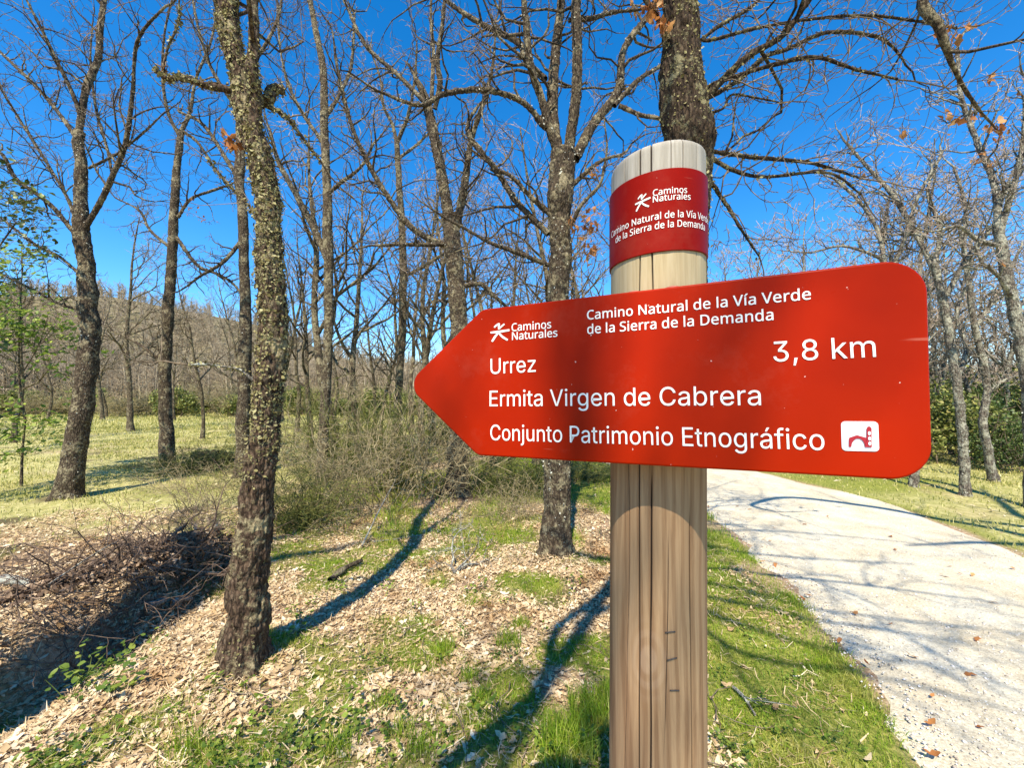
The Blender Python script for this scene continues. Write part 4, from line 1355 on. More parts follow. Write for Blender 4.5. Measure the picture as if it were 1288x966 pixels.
        mb.build('leafy_twig', M[twig], t, origin=loc)
        for _ in range(n):
            lp_.append(c_ + rg.normal(0, rad_px * Y0 / F, 3) * np.array([.7, .7, 1.0]))
            ls_.append(rg.uniform(.045, .08))
    if lp_:
        K = len(lp_)
        mb = MB()
        ax = rand_unit(K, rg) * .6 + np.array([0, 0, -.9])
        add_leaves(mb, np.array(lp_), rand_unit(K, rg), ax, np.array(ls_), .6, 'oak', seed)
        mb.build('dry_leaves', M['dry_leaf'], t, origin=loc)
    return t


def z2(sx, ox, oy, pts):
    return [(ox + x / sx, oy + y / sx, w / sx) for x, y, w in pts]


Z1 = lambda pts: z2(2.414, 0, 0, pts)          # enlargement of the photo's upper left
ZB = lambda pts: z2(2.414, 400, 0, pts)
ZC = lambda pts: z2(2.416, 860, 0, pts)

# the near oak on the left
oak('lichened_oak', [(306, 832, 58), (307, 789, 52), (314, 714, 48), (319, 660, 45), (325, 610, 42), (333, 547, 38), (340, 480, 37), (343, 400, 35), (341, 330, 34), (338, 270, 32), (331, 220, 32), (323, 185, 31), (317, 165, 29)],
    [('l', [(322, 190, 25), (314, 165, 27), (304, 135, 27), (300, 95, 27), (294, 62, 27), (289, 31, 30), (287, 0, 31), (284, -40, 27), (278, -90, 23)], .05),
     ('l', [(338, 250, 17), (331, 200, 18), (325, 165, 17), (321, 120, 16), (320, 90, 16), (321, 62, 15), (323, 0, 13), (324, -50, 11)], -.12),
     ('stub', [(310, 128, 10), (285, 120, 11), (258, 108, 10), (230, 100, 9), (205, 92, 8), (195, 88, 5)], -.25),
     ('stub', [(322, 130, 14), (336, 123, 15), (348, 117, 14), (357, 113, 12)], .3),
     ('dead', [(322, 482, 5), (300, 468, 4), (285, 463, 4.5), (262, 461, 4), (240, 459, 3)], -.3),
     ('l', [(205, 93, 4), (214, 60, 3.5), (222, 25, 3), (226, 0, 2.5)], .1),
     ('l', [(340, 135, 7), (365, 150, 5), (385, 175, 4), (405, 205, 3)], .4),
     ('l', [(337, 300, 4), (310, 255, 3), (288, 228, 2.5), (262, 200, 2)], .3)],
    'nearest oak, its leaning trunk crusted with pale olive lichen and forked high up', mat='bark_near', S=120, rows=460, amp=.011, freq=40, seed=3, lich=22000, lich_mat='lichen',
    extra_dry=((292, 180, 0, 7, 16), (205, 85, 0, 3, 3)), flare=.12, side=.7, rmin=.002, lich_low=.55)

# oak with many limbs between the arrow point and the post
oak('spreading_oak', [(698, 692, 36), (699, 640, 33), (701, 580, 32), (702, 480, 31), (703, 372, 28), (703, 320, 27), (704, 270, 29), (706, 225, 33), (708, 190, 34)],
    [('l', ZB([(735, 480, 26), (700, 380, 27), (670, 300, 24), (650, 200, 22), (640, 60, 20), (625, -40, 17)]), -.15),
     ('l', ZB([(728, 460, 32), (712, 330, 34), (718, 180, 30), (738, 20, 26), (745, -60, 22)]), .2),
     ('l', ZB([(760, 460, 34), (782, 300, 33), (790, 150, 31), (793, 0, 28), (800, -70, 22)]), -.1),
     ('l', ZB([(780, 480, 34), (840, 380, 31), (905, 275, 28), (930, 150, 22), (1000, 50, 18), (1035, -30, 15)]), .25),
     ('l', ZB([(705, 390, 20), (690, 375, 19), (620, 320, 18), (510, 280, 17), (380, 285, 15), (310, 320, 13), (240, 300, 10)]), -.35),
     ('l', ZB([(705, 650, 18), (640, 590, 15), (600, 545, 12), (545, 515, 9)]), -.2),
     ('l', ZB([(700, 710, 19), (600, 620, 18), (540, 530, 17), (470, 420, 15), (450, 370, 13), (480, 330, 9)]), .2),
     ('l', ZB([(700, 805, 14), (590, 760, 13), (520, 740, 11), (440, 690, 9)]), -.3),
     ('l', ZB([(690, 240, 20), (640, 190, 20), (600, 130, 18), (500, 70, 16), (400, 0, 13)]), .35),
     ('l', ZB([(900, 320, 15), (960, 250, 14), (1030, 200, 12), (1075, 165, 9)]), .5),
     ('l', ZB([(915, 320, 15), (970, 345, 13), (1040, 370, 11), (1100, 395, 8)]), -.2),
     ('l', ZB([(775, 560, 15), (820, 520, 13), (870, 490, 11), (920, 470, 8)]), .2),
     ('l', ZB([(770, 680, 14), (810, 620, 12), (850, 560, 10), (870, 500, 8)]), -.4),
     ('l', ZB([(760, 60, 14), (830, 60, 14), (900, 40, 12), (960, 30, 9)]), .1)],
    'many limbed grey oak rising just left of the post with rusty leaves at its right', S=56, rows=260, amp=.009, freq=40, seed=8, lich=5000, lich_mat='lichen_grey', rmin=.0026, side=.9,
    extra_dry=((740, 283, -.2, 9, 34), (744, 318, -.2, 6, 14), (748, 218, -.1, 4, 8), (722, 283, -.1, 5, 8), (800, 12, .1, 6, 10)))

# the oak whose trunk stands behind the post
oak('stout_oak', [(834, 812, 74), (838, 700, 72), (844, 560, 71), (853, 400, 70), (861, 250, 68), (862, 180, 66), (860, 110, 60), (858, 60, 52), (856, 0, 46), (852, -70, 40)],
    [('l', ZC([(60, 110, 10), (75, 130, 11), (250, 85, 11), (450, 60, 11), (600, 50, 11), (740, 70, 10), (830, 85, 8)]), .12),
     ('l', ZC([(40, 320, 26), (75, 280, 25), (200, 180, 24), (300, 110, 22), (390, 0, 19), (440, -60, 15)]), -.12),
     ('l', ZC([(50, 310, 16), (170, 240, 17), (250, 180, 17), (330, 130, 16), (450, 95, 14), (600, 110, 13), (660, 170, 9)]), .3),
     ('l', ZC([(50, 300, 10), (80, 250, 13), (260, 200, 15), (400, 180, 14), (520, 215, 12), (650, 240, 8)]), -.2),
     ('l', ZC([(40, 440, 12), (75, 460, 15), (200, 480, 15), (350, 490, 14), (440, 500, 12), (530, 540, 8)]), .1),
     ('l', ZC([(40, 450, 11), (75, 475, 13), (150, 505, 14), (250, 540, 13), (430, 530, 11), (540, 590, 7)]), -.15),
     ('l', ZC([(40, 540, 14), (80, 560, 16), (120, 600, 15), (150, 640, 13), (175, 700, 10), (230, 780, 6)]), -.1),
     ('l', ZC([(40, 130, 12), (110, 60, 13), (200, 20, 12), (260, -30, 10)]), .3),
     ('l', [(838, 60, 9), (826, 30, 8), (815, 5, 7), (800, -25, 6)], -.2),
     ('l', ZC([(60, 350, 8), (110, 330, 9), (150, 290, 8), (240, 295, 7), (290, 310, 5)]), .15)],
    'stout dark oak standing directly behind the post with long branches sweeping right', Y0=2.55, mat='bark_dark', S=90, rows=330, amp=.012, freq=34, seed=21, lich=8000, lich_mat='lichen', rmin=.0022, side=1.25,
    extra_dry=((823, 12, -.1, 8, 26), (835, 35, -.1, 4, 6)))

# the oak at the far left of the glade
oak('leaning_oak', [(84, 626, 40), (92, 580, 34), (103, 520, 31), (111, 450, 29), (113, 400, 27), (109, 340, 25), (103, 290, 23), (101, 230, 19), (99, 165, 16)],
    [('l', Z1([(240, 400, 26), (270, 280, 26), (290, 180, 25), (305, 90, 22), (320, 0, 18), (330, -60, 14)]), .1),
     ('l', Z1([(245, 360, 16), (225, 290, 16), (180, 190, 14), (130, 100, 12), (80, 0, 9)]), -.2),
     ('l', Z1([(240, 430, 16), (170, 340, 16), (90, 250, 14), (0, 150, 12), (-60, 90, 8)]), .25),
     ('l', Z1([(255, 700, 22), (310, 600, 22), (340, 530, 20), (385, 440, 18), (400, 280, 14), (420, 130, 12), (500, 40, 9), (540, 0, 7)]), -.2),
     ('l', Z1([(230, 670, 14), (200, 600, 13), (130, 480, 12), (60, 370, 11), (10, 280, 9)]), .2),
     ('l', Z1([(235, 720, 18), (150, 620, 18), (50, 540, 17), (0, 470, 15), (-70, 430, 10)]), -.2),
     ('l', Z1([(240, 830, 12), (180, 780, 12), (120, 750, 11), (0, 660, 9)]), .1),
     ('l', Z1([(250, 940, 13), (180, 925, 12), (100, 880, 11), (0, 830, 8)]), .2),
     ('l', Z1([(340, 530, 11), (330, 460, 11), (290, 330, 10), (270, 180, 8), (280, 90, 6)]), .25),
     ('l', Z1([(270, 510, 11), (310, 490, 11), (360, 460, 9), (430, 400, 8), (500, 340, 6)]), -.3)],
    'leaning oak with many upswept limbs at the left edge of the meadow', S=44, rows=200, amp=.010, freq=32, seed=31, lich=3500, rmin=.0034, side=.85)

# a slimmer oak with an uneven trunk
oak('slender_oak', [(211, 586, 21), (209, 540, 19), (208, 480, 17), (210, 420, 16), (213, 373, 15), (218, 290, 13), (222, 215, 11), (228, 166, 9)],
    [('l', Z1([(540, 660, 12), (580, 610, 11), (640, 585, 10), (700, 560, 7)]), .2),
     ('l', Z1([(535, 720, 14), (600, 800, 12), (660, 830, 11), (710, 860, 9), (750, 920, 6)]), -.2),
     ('l', Z1([(550, 400, 18), (580, 330, 12), (600, 240, 10), (640, 120, 8), (660, 20, 6)]), .2),
     ('l', Z1([(548, 420, 14), (510, 340, 12), (490, 230, 10), (500, 110, 8), (520, 0, 6)]), -.1),
     ('l', Z1([(560, 400, 12), (600, 440, 10), (660, 520, 9), (720, 590, 7)]), -.3),
     ('l', Z1([(525, 760, 11), (460, 700, 10), (420, 640, 8), (350, 600, 6)]), .3),
     ('l', [(209, 465, 6), (190, 440, 5), (165, 425, 4), (140, 415, 3)], .2)],
    'slender crooked oak in the meadow between the leaning oak and the nearest oak', S=28, rows=150, amp=.010, freq=24, seed=43, lich=1500, rmin=.0038, side=.75, extra_dry=((240, 262, 0, 5, 10), (255, 275, 0, 3, 6)))

oak('shaded_oak', [(305, 600, 19), (306, 520, 18), (308, 440, 17), (309, 398, 15), (306, 290, 14), (302, 232, 13), (302, 166, 12), (300, 80, 10), (296, 0, 8), (294, -60, 6)],
    [('l', [(303, 230, 7), (285, 205, 6), (255, 160, 5), (225, 140, 4)], .2),
     ('l', [(306, 300, 6), (280, 330, 5), (250, 345, 4), (235, 360, 3)], -.2),
     ('l', [(301, 100, 6), (330, 60, 5), (350, 20, 4), (356, -20, 3)], .2),
     ('l', [(300, 140, 5), (270, 90, 5), (250, 40, 4), (240, -10, 3)], .1)],
    'thin oak trunk running close behind the left edge of the nearest oak', S=26, rows=150, amp=.009, freq=30, seed=51, lich=1500, rmin=.0032, side=.7)

oak('pole_oak', [(404, 612, 15), (406, 560, 14), (410, 480, 13), (414, 398, 12), (412, 320, 12), (412, 249, 12), (408, 166, 11), (406, 83, 9), (390, 0, 7), (384, -50, 5)],
    [('l', [(411, 325, 9), (398, 295, 9), (385, 269, 8), (362, 225, 7), (348, 199, 6), (340, 165, 4)], .15),
     ('l', [(407, 150, 6), (425, 120, 5), (440, 80, 4), (446, 20, 3)], .2),
     ('l', [(411, 245, 5), (430, 230, 5), (455, 210, 4), (470, 180, 3)], -.2),
     ('l', [(408, 180, 5), (385, 150, 5), (365, 110, 4), (352, 60, 3), (350, 10, 3)], .1)],
    'straight pole thin oak right of the nearest oak, lichen grey', S=26, rows=150, amp=.008, freq=30, seed=57, lich=2200, mat='bark_thin', rmin=.0034, side=.8)

oak('pale_thin_oak', [(497, 560, 11), (502, 480, 10), (507, 380, 10), (506, 300, 9), (502, 230, 8), (499, 180, 7)],
    [('l', ZB([(240, 440, 14), (225, 380, 11), (200, 320, 9), (190, 240, 7), (160, 150, 5)]), .2),
     ('l', ZB([(242, 430, 13), (275, 340, 10), (290, 250, 8), (300, 150, 6)]), -.2),
     ('l', ZB([(245, 480, 10), (300, 440, 8), (340, 400, 7)]), .2),
     ('l', ZB([(255, 840, 11), (300, 820, 10), (380, 770, 7)]), .1)],
    'pale thin oak with fine upright twigs behind the tip of the arrow board', S=22, rows=120, amp=.007, freq=24, seed=63, mat='bark_thin', twig='twig_pale', rmin=.0045, side=1.0, Y0=10.5)

oak('forked_oak', [(574, 622, 29), (577, 560, 25), (579, 480, 23), (577, 400, 22), (572, 330, 22), (568, 290, 22), (565, 270, 22)],
    [('l', ZB([(395, 650, 34), (370, 500, 32), (345, 380, 30), (325, 300, 26), (310, 260, 20)]), .1),
     ('l', ZB([(420, 690, 22), (440, 600, 21), (455, 500, 20), (465, 420, 17), (500, 320, 13), (530, 200, 9), (540, 60, 6)]), -.15),
     ('l', ZB([(325, 310, 15), (240, 220, 14), (150, 130, 12), (90, 20, 9), (60, -40, 7)]), .2),
     ('l', ZB([(355, 330, 15), (370, 250, 17), (362, 180, 16), (375, 80, 13), (385, 0, 11)]), -.2),
     ('l', ZB([(395, 745, 20), (340, 720, 19), (280, 680, 18), (190, 570, 17), (150, 480, 16), (100, 370, 13), (60, 210, 10), (50, 140, 7)]), -.15),
     ('l', ZB([(400, 740, 15), (330, 745, 13), (250, 740, 12), (180, 745, 8)]), -.3),
     ('l', ZB([(430, 870, 15), (490, 860, 15), (530, 890, 14), (560, 920, 10)]), .1),
     ('l', ZB([(345, 300, 13), (350, 160, 12), (340, 60, 10), (345, -20, 8)]), .2)],
    'forked oak rising behind the arrow board\'s slanted left end', S=40, rows=200, amp=.010, freq=32, seed=71, lich=4000, rmin=.0034, side=.8)

# right-hand side, beyond the path
oak('path_oak', [(1214, 624, 15), (1213, 580, 14), (1208, 520, 13), (1200, 460, 13), (1190, 400, 12), (1181, 360, 11), (1175, 330, 10)],
    [('l', [(1180, 350, 9), (1160, 300, 8), (1125, 245, 7), (1090, 205, 5), (1065, 180, 4)], .3),
     ('l', [(1186, 380, 8), (1215, 330, 7), (1245, 285, 6), (1268, 230, 5), (1290, 190, 4)], -.1),
     ('l', [(1203, 480, 7), (1216, 440, 6), (1208, 390, 5), (1222, 350, 4)], .2),
     ('l', [(1176, 335, 8), (1180, 290, 7), (1170, 240, 5), (1185, 190, 4)], .2)],
    'thin oak beside the path, nearest the board\'s lower right corner', S=26, rows=140, amp=.009, freq=28, seed=83, lich=2500, mat='bark_pale', twig='twig_pale', rmin=.0036, side=1.3, leaves=.012)

oak('bent_oak', [(1250, 606, 15), (1243, 570, 13), (1236, 530, 12), (1242, 490, 12), (1236, 450, 11), (1224, 400, 10), (1220, 360, 9)],
    [('l', [(1221, 370, 8), (1210, 310, 7), (1215, 260, 6), (1200, 210, 4)], .2),
     ('l', [(1228, 410, 7), (1255, 370, 6), (1280, 320, 5)], .2),
     ('l', [(1238, 500, 6), (1262, 480, 5), (1290, 470, 4)], -.1)],
    'bent dark oak right of the path, in front of the evergreens', S=24, rows=120, amp=.009, freq=26, seed=89, mat='bark_pale', twig='twig_pale', rmin=.004, side=1.3)

oak('tall_edge_oak', [(1300, 640, 24), (1298, 580, 22), (1294, 500, 20), (1284, 430, 19), (1274, 380, 18), (1262, 320, 17), (1255, 280, 15)],
    [('l', [(1256, 285, 13), (1246, 235, 11), (1232, 180, 9), (1212, 120, 7), (1204, 60, 5)], .2),
     ('l', [(1258, 290, 11), (1275, 240, 10), (1284, 180, 8), (1290, 120, 6)], -.1),
     ('l', [(1258, 310, 9), (1235, 300, 8), (1205, 285, 6), (1180, 290, 4)], .1),
     ('l', [(1276, 380, 8), (1250, 350, 7), (1235, 330, 5)], -.2)],
    'tall oak at the right edge of the wood beside the path', S=30, rows=140, amp=.009, freq=30, seed=97, mat='bark_pale', lich=2500, twig='twig_pale', rmin=.0034, side=1.3, leaves=.02,
    extra_dry=((1232, 200, 0, 5, 8), (1245, 208, 0, 4, 6)))

oak('short_oak', [(1149, 612, 13), (1150, 590, 12), (1146, 540, 11), (1140, 480, 10), (1128, 400, 9), (1112, 330, 8)],
    [('l', [(1114, 340, 7), (1100, 290, 6), (1080, 250, 5), (1050, 225, 4)], .2),
     ('l', [(1118, 350, 6), (1140, 300, 6), (1150, 250, 5), (1172, 215, 4)], -.2),
     ('l', [(1112, 330, 6), (1095, 320, 5), (1060, 310, 4), (1020, 318, 3)], .2),
     ('l', [(1125, 390, 6), (1110, 340, 5), (1112, 280, 4), (1120, 240, 3)], .3)],
    'oak whose trunk is mostly hidden behind the right end of the board', S=24, rows=120, amp=.008, freq=26, seed=101, mat='bark_pale', twig='twig_pale', rmin=.004, side=1.6, leaves=.012)


# ---- trees round the viewer, known by their shadows and by one branch that hangs into view
def sun_from(ground_pt, z):
    """the point at height z whose shadow falls on ground_pt"""
    k = (z - ground_pt[2]) / math.tan(SUN_EL)
    return np.array([ground_pt[0] - math.sin(SUN_AZ) * k, ground_pt[1] - math.cos(SUN_AZ) * k, z])


def free_oak(name, base, trunk, limbs, label, seed, lich=0, leaves=0.0, side=1.0, rmin=.003, dry=()):
    """an oak given in metres: trunk and limbs as rows x, y, z, r"""
    rng = random.Random(seed)
    rg = np.random.default_rng(seed)
    loc = np.array([base[0], base[1], gz(*base) - .04])
    t = thing(name, loc, label, 'tree')
    mb = MB()
    a = np.array(trunk, float)
    bark_tube(mb, a[:, :3], a[:, 3], 30, 140, .010, 30, seed, .18)
    mb.build('trunk', M['bark_oak'], t, origin=loc)
    tips = []
    for li, l in enumerate(limbs):
        l = np.array(l, float)
        mb = MB()
        L = np.linalg.norm(np.diff(l[:, :3], axis=0), axis=1).sum()
        sp, sr, _, _ = bark_tube(mb, l[:, :3], l[:, 3], 10, int(max(20, L * 16)), .005, 34, seed + li)
        dirs = np.gradient(sp, axis=0)
        tubes = []
        for c_ in range(int(L * 2.6 * side)):
            tp = rng.uniform(.15, 1)
            k = min(len(sp) - 1, int(tp * (len(sp) - 1)))
            child_dir(tubes, sp[k], unit(dirs[k]), L, max(rmin, min(sr[k], .02)), tp, 3, rng, .06, .4, 3.6, rmin, (30, 75), (tips, leaves), rng.uniform(.5, 1.3))
        mb.tubes([(np.array(p), np.array(r)) for p, r in tubes if r[0] > .007], 5)
        mb.tubes([(np.array(p), np.array(r)) for p, r in tubes if r[0] <= .007], 3, m=1)
        mb.build('limb', [M['bark_oak'], M['twig']], t, origin=loc)
    pos = [np.array(q) + rg.normal(0, .02, 3) for q, _ in tips]
    for c_, n, s in dry:
        pos += [np.array(c_) + rg.normal(0, s, 3) for _ in range(n)]
    if pos:
        K = len(pos)
        mb = MB()
        add_leaves(mb, np.array(pos), rand_unit(K, rg), rand_unit(K, rg) * .6 + np.array([0, 0, -.9]), rg.uniform(.05, .085, K), .6, 'oak', seed)
        mb.build('dry_leaves', M['dry_leaf'], t, origin=loc)
    return t


# its trunk's shadow lies along the hollow at the lower left
a1, a2 = sun_from(G(10, 905), 2.2), sun_from(G(225, 755), 4.6)
dv = (a2 - a1) / (a2[2] - a1[2])
bx = a1 - dv * 2.2
tp = [(*(bx + dv * z), .16 - .012 * z) for z in (-.1, .8, 2.2, 3.4, 4.6, 5.6)]
top = bx + dv * 5.4
free_oak('shadow_oak', (bx[0], bx[1]), tp,
         [[(*(top + np.array(o) * k), .07 * (1 - k / 1.25)) for k in (0, .3, .6, 1.0)] for o in ((-1.6, .3, 2.2), (.9, -.8, 2.4), (.2, 1.0, 2.6), (-.7, -1.2, 2.2))],
         'oak behind the viewer whose trunk shadow lies in the leafy hollow', 111, side=.5)
# a leaning oak: its shadow crosses the litter in front of the post; its limbs streak the path
b1, b2 = sun_from(G(585, 960), 3.0), sun_from(G(752, 752), 4.9)
dv = (b2 - b1) / (b2[2] - b1[2])
bb = b1 - dv * 1.2
tp = [(bb[0] - .5, bb[1] - .4, -.1, .15), (bb[0] - .25, bb[1] - .2, .9, .13), (*(b1 - dv * .6), .055), (*(b1 + np.array([-.05, 0, 0])), .042), (*(b1 * .7 + b2 * .3 + np.array([.09, 0, 0])), .036), (*(b1 * .3 + b2 * .7 + np.array([-.10, 0, 0])), .034), (*b2, .032), (*(b2 + dv * .8), .026)]
lim = []
for (pa, pb, pc, z, r) in (((890, 716), (1060, 735), (1288, 765), 4.4, .022), ((890, 752), (1010, 778), (1288, 822), 4.9, .024), ((900, 775), (1030, 815), (1240, 850), 5.3, .02), ((900, 690), (1000, 703), (1150, 712), 5.6, .022), ((893, 735), (1040, 770), (1290, 800), 5.0, .020), ((930, 820), (1090, 850), (1300, 905), 5.4, .022), ((900, 668), (1010, 672), (1200, 690), 6.0, .018)):
    q = [sun_from(G(*pa), z), sun_from(G(*pb), z + .15), sun_from(G(*pc), z + .35)]
    st = b1 + dv * min(z - 3.0, 2.4)
    lim.append([(*st, r * 1.3), (*((st + q[0]) / 2 + np.array([0, 0, .1])), r * 1.15), (*q[0], r), (*q[1], r * .7), (*q[2], r * .3)])
tt = b2 + dv * .8
# two upright shoots whose soft shadows cross the board
for (px, py), z, r, sl in (((715, 470), 7.6, .020, .0), ((925, 470), 8.2, .014, .22)):
    sp_ = P(px, py, .47)
    q0, q1, q2 = sun_from(sp_, z - .9), sun_from(sp_, z), sun_from(sp_, z + .2)
    up_ = np.array([sl, 0, 1.0])
    lim.append([(*tt, .03), (*(q1 + np.array([-1.3, -.9, -1.1])), .028), (*(q1 + np.array([-.5, -.3, -.95])), r * 1.1), (*(q1 - up_ * .45), r), (*q1, r), (*(q1 + up_ * .9), r * .8), (*(q1 + up_ * 1.8), r * .3)])
for o in ((.3, .3, 1.6), (-1.0, -.6, 1.4)):
    lim.append([(*(tt + np.array(o) * k), .05 * (1 - k / 1.2)) for k in (0, .35, .7, 1.0)])
free_oak('overhanging_oak', (bb[0] - .5, bb[1] - .4), tp, lim, 'leaning oak behind the viewer whose branches streak the path with shadow', 117, side=1.25, rmin=.0035)
# the oak right of the path, out of frame, whose branch hangs in at the upper right
h1, h2, h3, h4, h5 = P(1172, -30, 2.6), P(1182, 35, 2.6), P(1200, 85, 2.65), P(1222, 125, 2.75), P(1258, 168, 2.9)
free_oak('roadside_oak', (5.75, 1.0),
         [(5.75, 1.0, -.15, .19), (5.7, 1.0, 1.0, .16), (5.6, 1.05, 2.4, .14), (5.5, 1.0, 3.8, .125), (5.45, 1.0, 5.2, .10)],
         [[(5.5, 1.0, 3.7, .08), (4.6, 1.6, 4.9, .065), (3.5, 2.3, 5.2, .05), (*h1, .036), (*h2, .028), (*h3, .013), (*h4, .010), (*h5, .005)],
          [(5.45, 1.0, 5.1, .07), (5.0, .4, 6.3, .05), (4.6, -.2, 7.4, .02)], [(5.45, 1.0, 5.1, .07), (6.2, 1.3, 6.4, .05), (6.6, 1.2, 7.6, .02)], [(5.5, 1.0, 4.4, .05), (4.4, .5, 5.2, .04), (3.2, .1, 5.6, .015)]],
         'roadside oak with a dry leaved branch hanging in at the upper right corner', 123, leaves=.03, side=.8, rmin=.002,
         dry=((P(1188, 45, 2.62), 8, .03), (P(1205, 150, 2.7), 4, .03), (P(1252, 165, 2.9), 8, .035), (P(1246, 98, 2.8), 4, .02), (P(1212, 40, 2.7), 3, .02), (P(1190, 148, 2.7), 3, .02)))

# ------------------------------------------------------------------ the bare wood behind: a few kinds, copied
def wood_proto(name, seed, H, r0, bark, twig, rmin, label, group, crook=.10, first=.28, nl=11, up=.16, pale=False):
    rng = random.Random(seed)
    t = thing(name, (0, 0, -500), label, 'tree', group)
    pts, rad = [np.array([0, 0, -.15])], [r0 * 1.15]
    d = np.array([rng.gauss(0, .08), rng.gauss(0, .08), 1.0])
    n = 9
    for k in range(n):
        d = unit(d + np.array([rng.gauss(0, crook), rng.gauss(0, crook), .25]))
        pts.append(pts[-1] + d * H / n)
        rad.append(r0 * (1 - .85 * (k + 1) / n))
    mb = MB()
    sp, sr, _, _ = bark_tube(mb, np.array(pts), np.array(rad), 12, 60, .010, 18, seed, .2)
    mb.build('trunk', M[bark], t)
    tubes = []
    dirs = np.gradient(sp, axis=0)
    for c_ in range(nl):
        tp = first + (1 - first) * (c_ + rng.random()) / nl
        k = min(len(sp) - 1, int(tp * (len(sp) - 1)))
        L = H * rng.uniform(.22, .42) * (1.25 - .75 * tp)
        child_dir(tubes, sp[k], unit(dirs[k]), L, max(.012, sr[k]), tp, 4 if False else 3, rng, up, .38, 2.9, rmin, (32, 68), None, L)
    mb = MB()
    mb.tubes([(np.array(p), np.array(r)) for p, r in tubes if r[0] > .009], 5)
    mb.tubes([(np.array(p), np.array(r)) for p, r in tubes if r[0] <= .009], 3, m=1)
    mb.build('crown', [M[bark], M[twig]], t)
    return t


NPT.update({3: 8})
WL = 'slim bare oak among many in the wood behind the glade'
WR = 'bare oak with pale twigs in the wood beyond the path'
protoL = [wood_proto('bare_oak', 201 + k, H, r, 'bark_thin', 'twig_pale' if k % 2 else 'twig', .006, WL, 'bare oaks in the wood behind the glade', nl=nl) for k, (H, r, nl) in enumerate(((7.5, .09, 15), (8.6, .105, 16), (6.4, .07, 14), (9.2, .115, 17)))]
protoR = [wood_proto('pale_twigged_oak', 221 + k, H, r, 'bark_pale', 'twig_pale', .0075, WR, 'pale twigged oaks beyond the path', nl=nl, up=.12) for k, (H, r, nl) in enumerate(((6.5, .062, 22), (7.6, .07, 24), (5.6, .048, 21)))]
used = set()


def plant_copy(proto, x, y, s, rz, label=None, group=None):
    loc = (x, y, gz(x, y))
    if proto.name not in used:
        used.add(proto.name)
        proto.location = loc
        proto.rotation_euler = (0, 0, rz)
        proto.scale = s if isinstance(s, (tuple, list)) else (s, s, s)
        return proto
    return dup(proto, loc, rz, s, label, group)


rt = random.Random(5)
# left and centre: photo pixel column and distance
spots = [(452, 9.5), (545, 13), (470, 15), (440, 19), (518, 17), (600, 15), (640, 11.5), (665, 19), (560, 21), (490, 24), (615, 25), (420, 26), (530, 29), (585, 31), (470, 33), (650, 30), (700, 24), (735, 15), (760, 22),
         (355, 24), (330, 36), (270, 40), (135, 27), (160, 38), (60, 38), (20, 33), (395, 40), (235, 37), (300, 31), (105, 42), (-60, 22), (-160, 15), (-260, 30), (500, 40), (560, 44), (620, 42), (680, 38), (740, 34), (435, 46), (800, 30), (-420, 9), (-120, 9.5), (20, 13), (165, 17), (255, 14), (345, 12), (375, 17), (60, 22), (300, 20), (130, 25), (220, 24), (480, 12.5), (425, 8.6), (535, 9.2), (618, 9.0), (675, 8.8), (740, 9.5), (500, 11.5), (580, 11), (655, 13.5), (390, 10.5), (715, 12)]
for k, (px, Y) in enumerate(spots):
    x = (px - 644) / F * Y
    plant_copy(protoL[(k * 7 + k // 3) % 4], x, Y, rt.uniform(.82, 1.12), rt.uniform(0, 6.28))
spots = [(905, 14), (945, 19), (985, 15.5), (1030, 21), (1065, 13), (1100, 17.5), (1135, 11), (1165, 15), (1195, 10.5), (1225, 13.5), (1262, 9.5), (1290, 12), (1325, 8.6), (1010, 27), (1080, 26), (1150, 22), (1210, 19), (1270, 17), (1330, 14), (1400, 11), (1460, 8), (925, 30), (1120, 30), (1240, 25), (870, 26), (1500, 13), (1600, 9), (920, 11.5), (1000, 12.5), (1110, 9.5), (1180, 12), (1245, 11), (1300, 10.5), (1050, 16), (1280, 14), (970, 10), (1040, 11), (1090, 12), (1140, 13), (1205, 12.4), (1270, 12), (1310, 9.4), (1165, 10), (1235, 14), (1000, 18), (1350, 10)]
for k, (px, Y) in enumerate(spots):
    x = (px - 644) / F * Y
    plant_copy(protoR[(k * 5 + k // 4) % 3], x, Y, rt.uniform(.8, 1.1), rt.uniform(0, 6.28))


# ------------------------------------------------------------------ shrubs, saplings, plants
def leaf_ball(mb, centre, rad, K, s0, s1, rg, shape='round', flat=.5, m=0, hollow=.35):
    """leaves spread through an uneven volume"""
    v = rand_unit(K, rg) * (hollow + (1 - hollow) * rg.random((K, 1)) ** .5)
    v *= (.65 + .7 * vnoise(v * 2.2 + rg.normal(0, 20, 3), 5))[:, None]
    pos = np.asarray(centre) + v * np.asarray(rad)
    nrm = rand_unit(K, rg) + np.array([0, 0, flat])
    nrm /= np.linalg.norm(nrm, axis=1, keepdims=True)
    add_leaves(mb, pos, nrm, rand_unit(K, rg), rg.uniform(s0, s1, K), .35, shape, int(rg.integers(1e6)))


